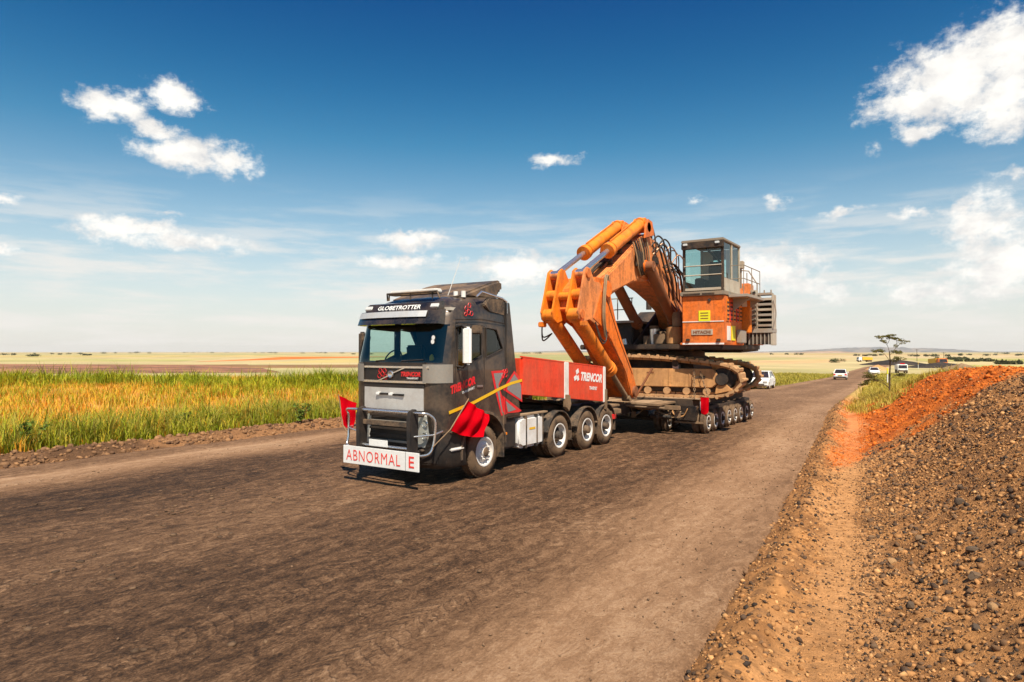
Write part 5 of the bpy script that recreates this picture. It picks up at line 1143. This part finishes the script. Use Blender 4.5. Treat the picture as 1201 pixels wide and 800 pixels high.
parts.append(tufts(X, Y, gz_, 10, .3, (.3, .7), YG, [.25, .3, .3, .15], (.04, .09)))
n = 2500; Y = RNG.uniform(45, 140, n); s = .6 + RNG.gamma(1.6, 4., n); X = xr(Y) + s
parts.append(tufts(X, Y, bz, 10, .3, (.3, .6), YG, [.25, .35, .2, .2], (.04, .09)))
put_grass('verge_grass', parts)

# foliage as many small leaf faces
def leafcloud(cent, rad, n, size, pal, squash=1.):
    """n leaf quads spread through ellipsoids"""
    cent = np.array(cent, float); rad = np.array(rad, float); i = RNG.integers(0, len(cent), n)
    d = RNG.normal(size=(n, 3)); d /= np.linalg.norm(d, axis=1)[:, None]; r_ = RNG.random((n, 1)) ** .45
    P = cent[i] + d * r_ * rad[i]
    a = RNG.normal(size=(n, 3)); a /= np.linalg.norm(a, axis=1)[:, None]; b = np.cross(a, RNG.normal(size=(n, 3))); b /= np.linalg.norm(b, axis=1)[:, None]
    s = (size * RNG.uniform(.5, 1.3, n))[:, None]
    V = np.stack([P - a * s, P + b * s * .45, P + a * s, P - b * s * .45], 1).reshape(-1, 3); F = np.arange(4 * n).reshape(-1, 4)
    pal = np.array(pal); C = np.repeat(pal[RNG.integers(0, len(pal), n)] * RNG.uniform(.7, 1.25, (n, 1)), 4, 0)
    return V, F, C
def part_mesh(name, V, F, C, mat, parent):
    o = bpy.data.objects.new(name, colmesh(name, V - np.array(WLOC[parent.name]), F, C, mat)); return link(o, parent, WLOC[parent.name])
def terr(X, Y): return float(max(ground_z(np.array([X]), np.array([Y]))[0], berm_h(np.array([X]), np.array([Y]))[0] if (-12 < Y < 74 and -.1 < X - xr(Y) < 17) else -9))
def hit(px, py, t0=5., t1=3000.):
    d = ray(px, py); t = t0
    while t < t1:
        p = C0 + d * t
        if p[2] <= terr(p[0], p[1]): return Vector((p[0], p[1], terr(p[0], p[1])))
        t *= 1.004
    return Vector(C0 + d * t1)
# thorn tree on the bank
b = hit(1043, 462); dep = float((np.array(b) - C0) @ cf); k = dep / FPX
TT = thing('thorn_tree', b - Vector((0, 0, .05)), 'thin sparse thorn tree standing in the grass of the bank by the road', 'tree')
def px3(x, y, dd=0.): return Vector(at(x, y, dep + dd))
mb = MB(); mb.tube(smoothpts([b - Vector((0, 0, .1)), px3(1043.5, 440), px3(1044, 425), px3(1043, 412)], 5), [.045] * 6 + [.035] * 6 + [.025] * 4, 7); mb.build('trunk', 'bark', TT, smooth=60)
limbs = [((1043.8, 424), (1037, 415), (1028, 411)), ((1043.5, 417), (1050, 409), (1058, 401)), ((1043, 412), (1040, 404), (1033, 397)), ((1043, 414), (1050, 411), (1055, 414)), ((1043, 456), (1036, 450), (1024, 446)), ((1043, 456), (1035, 448), (1015, 442)), ((1043, 452), (1032, 444), (1019, 440)), ((1050, 409), (1052, 402), (1049, 395)), ((1040, 404), (1043, 399), (1041, 394)), ((1044, 430), (1049, 424), (1054, 421)), ((1043, 446), (1049, 441), (1055, 440)), ((1030, 446), (1020, 449), (1012, 452))]
lc = []
for i, l in enumerate(limbs):
    dd = RNG.uniform(-.6, .6); mb = MB(); pts = [px3(*l[0]), px3(*l[1], dd * .5), px3(*l[2], dd)]; mb.tube(smoothpts(pts, 4), .012, 5); mb.build('limb', 'bark', TT)
    for q in (.45, .7, .85, 1., 1.1): c = pts[1].lerp(pts[2], q); lc.append(c + Vector((RNG.normal(0, .09), RNG.normal(0, .09), RNG.normal(.02, .05))))
V, F, C = leafcloud(lc, [(RNG.uniform(.10, .28), RNG.uniform(.10, .28), RNG.uniform(.03, .10)) for _ in lc], 4200, .042, [(.13, .13, .03), (.18, .17, .045), (.09, .10, .025), (.24, .19, .06)])
part_mesh('crown', V, F, C, 'foliage', TT)
def bush(name, base, w_, h_, n, pal, label, size=.12):
    t = thing(name, base, label, 'bush'); cs = [base + Vector((RNG.uniform(-.45, .45) * w_, RNG.uniform(-.3, .3) * w_, h_ * RNG.uniform(.3, .62))) for _ in range(7)]
    V, F, C = leafcloud(cs, [(w_ * .26, w_ * .26, h_ * .36)] * 7, n, size, pal); part_mesh('foliage', V, F, C, 'foliage', t)
    mb = MB()
    for c in cs[:4]: mb.tube([base - Vector((0, 0, .1)), base.lerp(c, .5) + Vector((.05, 0, .05)), c], .03, 5)
    mb.build('stem', 'bark', t)
DG = [(.045, .06, .02), (.07, .085, .028), (.10, .11, .035)]
bush('dark_bush', Vector((*onz(1153, 443, -2.3)[:2], -2.5)), 3.4, 2.6, 900, DG, 'round dark green bush in the plain behind the orange soil mound')
bush('roadside_bush', hit(984, 425.5), 7.5, 2.6, 500, DG, 'low dark bush beyond the white car on the verge', .3)
# leafy weeds at the edge of the grass
for i, (px, py, hgt, lab) in enumerate(((36, 528, .75, 'broad-leaved green weed at the soil edge in front of the grass'), (350, 497, .7, 'upright leafy weed at the grass edge close to the truck'), (214, 506, .55, 'short leafy weed growing out of the clods along the grass'))):
    b_ = hit(px, py); t = thing('leafy_weed', b_, lab, 'weed'); mb = MB(); cs = []
    for j in range(6):
        tip_ = b_ + Vector((RNG.uniform(-.28, .28), RNG.uniform(-.28, .28), hgt * RNG.uniform(.6, 1))); mb.tube([b_ - Vector((0, 0, .05)), b_.lerp(tip_, .5), tip_], .008, 4); cs += [b_.lerp(tip_, q) for q in (.35, .6, .85, 1.)]
    mb.build('stem', 'bark', t); V, F, C = leafcloud(cs, [(.10, .10, .08)] * len(cs), 260, .055, [(.12, .19, .03), (.18, .24, .04), (.10, .15, .02)]); part_mesh('leaves', V, F, C, 'foliage', t)
# ------------------------------------------------------------------ far plain: fields, hills, tree lines
def field(poly_px, dz, c, c2, sc_=.05):
    a, b, c_, d = [np.array(hit(x, y, 40.)) for x, y in poly_px]; n = 60; V = []
    for i in range(n + 1):
        for j in range(17):
            s, t = i / n, j / 16; V.append((a * (1 - s) + b * s) * (1 - t) + (d * (1 - s) + c_ * s) * t)
    V = np.array(V); w_ = sst(fbm(V[:, 0] * sc_, V[:, 1] * sc_, 4), .4, .62)[:, None]; V[:, 2] = ground_z(V[:, 0], V[:, 1]) + dz
    F = np.array([[i * 17 + j, (i + 1) * 17 + j, (i + 1) * 17 + j + 1, i * 17 + j + 1] for i in range(n) for j in range(16)])
    putmesh('field', colmesh('field', V, F, lerp(np.array(c), np.array(c2), w_), 'plain'), 'structure')
field([(-60, 440), (330, 437), (290, 427.5), (-60, 427.0)], .03, (.17, .085, .055), (.32, .15, .085), .12)
field([(300, 432), (480, 430), (480, 427.4), (240, 428.2)], .04, (.26, .15, .065), (.20, .11, .055))
field([(225, 424.6), (345, 421.2), (470, 418.2), (330, 418.8)], .05, (.66, .13, .016), (.52, .15, .03))
field([(300, 426.0), (520, 424.8), (520, 419.6), (400, 420.9)], .035, (.50, .38, .15), (.42, .34, .14))
field([(-40, 424), (210, 424), (260, 420.5), (-40, 420.5)], .045, (.33, .31, .11), (.44, .36, .16))
field([(-40, 419.2), (400, 418.6), (300, 416.6), (-40, 417)], .06, (.50, .36, .16), (.36, .30, .10))
field([(880, 428), (985, 425), (1000, 421), (880, 423)], .04, (.52, .34, .18), (.46, .33, .15))
field([(1080, 424), (1280, 425), (1280, 421), (1060, 420.6)], .05, (.30, .29, .09), (.40, .33, .13))
field([(900, 419.6), (1280, 419.4), (1280, 416.4), (900, 417)], .06, (.50, .37, .22), (.40, .32, .15))
field([(1100, 433), (1290, 436), (1290, 429), (1110, 428)], .045, (.34, .32, .10), (.44, .36, .13))
def ridge(name, x0, x1, prof, dist_, dz, C1, C2, n=160):
    """hill range: prof = [(photo x, photo y of crest)]"""
    xs = np.linspace(x0, x1, n); py = np.interp(xs, [p[0] for p in prof], [p[1] for p in prof]); V = []; C = []; rows = 9
    for r_ in range(rows):
        t = r_ / (rows - 1); q = dist_ + dz * t
        for x, y in zip(xs, py):
            p = at(x, y, dist_ + dz); h = max(0., p[2] + 3.0) * (t ** 1.2); bp = at(x, 400, q)
            nn = float(fbm(np.array([x * .12]), np.array([t * 3.]), 4)[0]); V.append((bp[0], bp[1], -3.2 + h * (.82 + .36 * nn))); C.append(lerp(np.array(C1), np.array(C2), float(sst(np.array(nn + .25 * (t - .5)), .42, .60))))
    for x, y in zip(xs, py): bp = at(x, 400, dist_ + dz * 1.8); V.append((bp[0], bp[1], -5.)); C.append(np.array(C2))
    me = colmesh(name, np.array(V), grid_faces(rows + 1, n), np.array(C), 'plain', True); putmesh(name, me, 'structure')
ridge('hill', 860, 1300, [(860, 413), (905, 412), (940, 411), (975, 408.8), (1010, 407.2), (1045, 407.0), (1090, 408.4), (1130, 410.2), (1150, 412.2), (1300, 412.5)], 6500, 1500, (.20, .17, .15), (.10, .10, .11))
ridge('hill', 860, 1040, [(860, 414), (890, 413), (920, 414.2), (945, 412.4), (975, 411.5), (1005, 413.2), (1040, 414.5)], 2600, 500, (.40, .27, .19), (.30, .20, .13))
ridge('hill', 300, 900, [(300, 413.2), (620, 412.6), (660, 411.2), (700, 412), (900, 413)], 7000, 1500, (.20, .17, .12), (.14, .13, .11))
# far-off trees and hedges, read as one mass
cs, rs = [], []
for x, y, k, sp, sz in ((10, 416.5, 4, 8, 4), (85, 415.5, 6, 20, 4), (45, 418, 3, 5, 3), (105, 417, 3, 5, 3), (140, 414.6, 6, 20, 6), (160, 414.0, 4, 6, 9), (235, 413.8, 8, 16, 7), (300, 414, 6, 20, 6), (375, 414.5, 8, 22, 6), (420, 416, 4, 6, 4), (630, 415, 5, 10, 6), (1020, 417.5, 6, 16, 3), (1085, 418, 6, 18, 3), (1160, 417, 8, 22, 3), (1190, 415.0, 6, 12, 5), (930, 416, 5, 12, 4), (1140, 424, 7, 20, 1.6), (1185, 427, 6, 14, 1.6), (1110, 422, 6, 16, 1.8)):
    for _ in range(k):
        p = onz(x + RNG.normal(0, sp), y + RNG.normal(0, .25), -2.6); d = np.linalg.norm(p - C0)
        if d > 9000: continue
        cs.append((p[0], p[1], -2.6 + sz * .35)); rs.append((sz * RNG.uniform(.7, 1.8), sz * RNG.uniform(.7, 1.8), sz * RNG.uniform(.35, .6)))
V, F, C = leafcloud(cs, rs, 9000, 1.0, [(.06, .07, .03), (.09, .095, .04), (.12, .11, .05)])
putmesh('far_trees', colmesh('far_trees', V, F, C, 'foliage'), 'stuff')
# coal stockpiles
def heap(px, py, wpx, hpx, mat, label, name='coal_heap', seed=0):
    b_ = hit(px, py); d = float((np.array(b_) - C0) @ cf); w_, h_ = wpx * d / FPX, hpx * d / FPX; n = 28; V = []; nn = 18
    for i in range(nn + 1):
        for j in range(n):
            t = 2 * math.pi * j / n; q = i / nn; e = 1 + .35 * (float(fbm(np.array([math.cos(t) * 1.4 + seed]), np.array([math.sin(t) * 1.4]), 3)[0]) - .5) * 2
            z = h_ * (1 - q) ** .9 * (1 + .25 * (float(fbm(np.array([q * 4 + seed]), np.array([t * 1.2]), 3)[0]) - .5)); V.append((w_ / 2 * q * math.cos(t) * e, w_ * .32 * q * math.sin(t) * e, z - .3 * (q > .98)))
    F = [(i * n + j, i * n + (j + 1) % n, (i + 1) * n + (j + 1) % n, (i + 1) * n + j) for i in range(nn) for j in range(n)]
    o = bpy.data.objects.new(name, mesh_from(name, V, F, mat, 60)); o.rotation_euler = (0, 0, YAW); link(o, None, b_); tag(o, label, 'stockpile')
heap(1048, 428, 84, 6.5, 'coal', 'long low black coal stockpile behind the thorn tree', seed=1)
heap(1104, 431.5, 84, 7, 'coal', 'black coal stockpile behind the white truck with red lights', seed=4)
heap(1128, 434, 50, 8, 'brown_steel', 'brown spoil heap at the edge of the coal yard', 'spoil_heap', seed=7)
heap(1030, 434, 30, 6, 'frame_tan', 'tan sand heap beside the road past the white cars', 'sand_heap', seed=9)

# ------------------------------------------------------------------ traffic
def car(px, py, yaw, label, front=False):
    b_ = hit(px, py); z0 = float(rz(b_.y)); b_ = Vector((b_.x, b_.y, z0)); t = thing('white_car', b_, label, 'car', 'white cars on the road'); t.rotation_euler = (0, 0, yaw)
    def P(mb, name, mat, bev=0., sm=None, par=None):
        me_o = mb.build(name, mat, None, bev, sm); me_o.parent = par or t
        if par: me_o.location = me_o.location - par.location
        return me_o
    body = [(-2.05, .32), (-2.08, .62), (-2.02, .90), (-1.75, .95), (.95, .98), (1.75, .84), (2.05, .66), (2.08, .34), (1.75, .24), (-1.75, .24)]
    P(MB().prism(body, -.84, .84), 'body', 'white_clean', .07)
    g_ = MB(); lo = [(-1.82, .94), (1.05, .97)]; hi = [(-1.30, 1.44), (.25, 1.46)]
    g_.add([(-.78, lo[0][0], lo[0][1]), (.78, lo[0][0], lo[0][1]), (.78, lo[1][0], lo[1][1]), (-.78, lo[1][0], lo[1][1]), (-.60, hi[0][0], hi[0][1]), (.60, hi[0][0], hi[0][1]), (.60, hi[1][0], hi[1][1]), (-.60, hi[1][0], hi[1][1])], [(0, 1, 5, 4), (1, 2, 6, 5), (2, 3, 7, 6), (3, 0, 4, 7), (4, 5, 6, 7)]); P(g_, 'window_glass', 'gloss_black', .02)
    P(MB().box(-.62, .62, -1.34, .30, 1.43, 1.49), 'roof', 'white_clean', .03)
    for sx in (1, -1):
        P(MB().tube([(sx * .80, 1.06, .96), (sx * .62, .26, 1.46), (sx * .62, -1.30, 1.45), (sx * .79, -1.84, .94)], .045, 6), 'pillar', 'white_clean')
        P(MB().box(sx * .70 - .13, sx * .70 + .13, -2.10, -1.98, .66, .86), 'tail_light', 'red_decal', .02); P(MB().box(sx * .62 - .17, sx * .62 + .17, 1.96, 2.10, .60, .74), 'headlight', 'lamp', .02)
        P(MB().box(sx * .95 - .10, sx * .95 + .06, .55, .72, .98, 1.10), 'wing_mirror', 'white_clean', .02)
        for y in (-1.28, 1.32):
            wv = P(MB().cyl((sx * .66, y, .31), (sx * .86, y, .31), .31, n=20), 'wheel', 'rubber', .02); P(MB().cyl((sx * .84, y, .31), (sx * .872, y, .31), .2, n=16), 'rim', 'alu')
    P(MB().box(-.80, .80, -2.12, -2.0, .26, .50), 'rear_bumper', 'dusty_black', .03); P(MB().box(-.55, .55, 2.02, 2.11, .34, .50), 'front_grille', 'dusty_black', .02)
    P(MB().box(-.26, .26, -2.115, -2.07, .62, .74), 'number_plate', 'machine_yellow')
    return t
car(986, 446, R(5), 'white hatchback driving away on the open road beyond the excavator')
car(1025, 440.5, R(190), 'white car coming along the road behind the thorn tree')
car(893, 457, R(184), 'white car half hidden behind the crawler tracks of the excavator')
def small_truck(name, px, py, wpx, yaw, label, cabm, bodym, redbar=False, cat='truck'):
    b_ = hit(px, py); d = float((np.array(b_) - C0) @ cf); s_ = wpx * d / FPX / 2.4; t = thing(name, b_, label, cat); t.rotation_euler = (0, 0, yaw); t.scale = (s_,) * 3
    def P(mb, nm, mat, bev=0.): o = mb.build(nm, mat, None, bev); o.parent = t; return o
    P(MB().prism([(1.6, .5), (3.1, .5), (3.15, 1.2), (2.95, 2.3), (1.6, 2.35)], -1.15, 1.15), 'cab', cabm, .08); P(MB().add([(-1.0, 3.16, 1.3), (1.0, 3.16, 1.3), (.95, 2.98, 2.15), (-.95, 2.98, 2.15)], [(0, 1, 2, 3)]), 'windshield', 'gloss_black')
    P(MB().prism([(-3.2, .9), (1.4, .9), (1.4, 2.4), (-3.2, 2.1)], -1.2, 1.2), 'load_body', bodym, .05); P(MB().box(-.5, .5, -3.1, 3.0, .6, .9), 'chassis', 'dark_steel'); P(MB().box(-1.1, 1.1, 3.05, 3.25, .45, .85), 'bumper', 'dusty_black', .04)
    for sx in (1, -1):
        for y in (2.3, -1.4, -2.4): P(MB().cyl((sx * .85, y, .5), (sx * 1.15, y, .5), .5, n=18), 'wheel', 'rubber', .03)
        P(MB().box(sx * .8 - .2, sx * .8 + .2, 3.2, 3.27, .9, 1.1), 'headlight', 'lamp', .02)
    if redbar: P(MB().box(-.55, .55, 2.3, 2.6, 2.36, 2.66), 'beacon_bar', 'red_flag', .04)
small_truck('escort_truck', 1057, 437.5, 10.5, R(190), 'small white truck with a red light bar coming round the bend', 'white_clean', 'white_paint', True)
small_truck('haul_truck', 1014, 424.5, 6, R(120), 'yellow haul truck parked far off at the coal yard', 'white_clean', 'machine_yellow')
small_truck('tipper_truck', 1100, 430, 10, R(205), 'orange tipper truck standing against the black coal stockpile', 'orange', 'machine_yellow')
# marker posts and power poles
def post(px, py, hpx, label, yellow=True):
    b_ = hit(px, py); d = float((np.array(b_) - C0) @ cf); h_ = hpx * d / FPX; r_ = .055; t = thing('marker_post', b_, label, 'post')
    MB().cyl(b_ - Vector((0, 0, .15)), b_ + Vector((0, 0, h_)), r_, n=12).build('shaft', 'white_clean', t, smooth=40)
    MB().cyl(b_ + Vector((0, 0, h_ * .66)), b_ + Vector((0, 0, h_ * 1.01)), r_ * 1.06, n=12).build('band', 'yellow_sign' if yellow else 'machine_yellow', t, smooth=40)
post(1041, 452, 20, 'white marker post with yellow top beside the thorn tree')
post(1077, 433, 8, 'small white marker post past the grassy bank', False)
for px, y0, y1, lb in ((1075.5, 424, 409.5, 'wooden power pole behind the first coal stockpile'), (1107, 425, 413, 'shorter wooden power pole behind the second coal stockpile')):
    b_ = hit(px, y0); d = float((np.array(b_) - C0) @ cf); h_ = (y0 - y1) * d / FPX; t = thing('power_pole', b_, lb, 'pole'); MB().cyl(b_, b_ + Vector((0, 0, h_)), .14, .10, 8).build('pole', 'bark', t, smooth=40); c = b_ + Vector((0, 0, h_ - .5)); MB().box(c.x - 1., c.x + 1., c.y - .06, c.y + .06, c.z, c.z + .12).build('cross_arm', 'bark', t)

# ------------------------------------------------------------------ air
m, g = newmat('haze'); vol = g.n('ShaderNodeVolumePrincipled', {'Color': (1., .985, .96, 1), 'Density': 5.5e-5, 'Anisotropy': 0.})
g.n('ShaderNodeOutputMaterial', {1: vol.outputs[0]}); M['haze'] = m
hzo = MB().box(-12600, 12600, -6500, 13000, -7, 95).build('haze', 'haze'); hzo['kind'] = 'stuff'
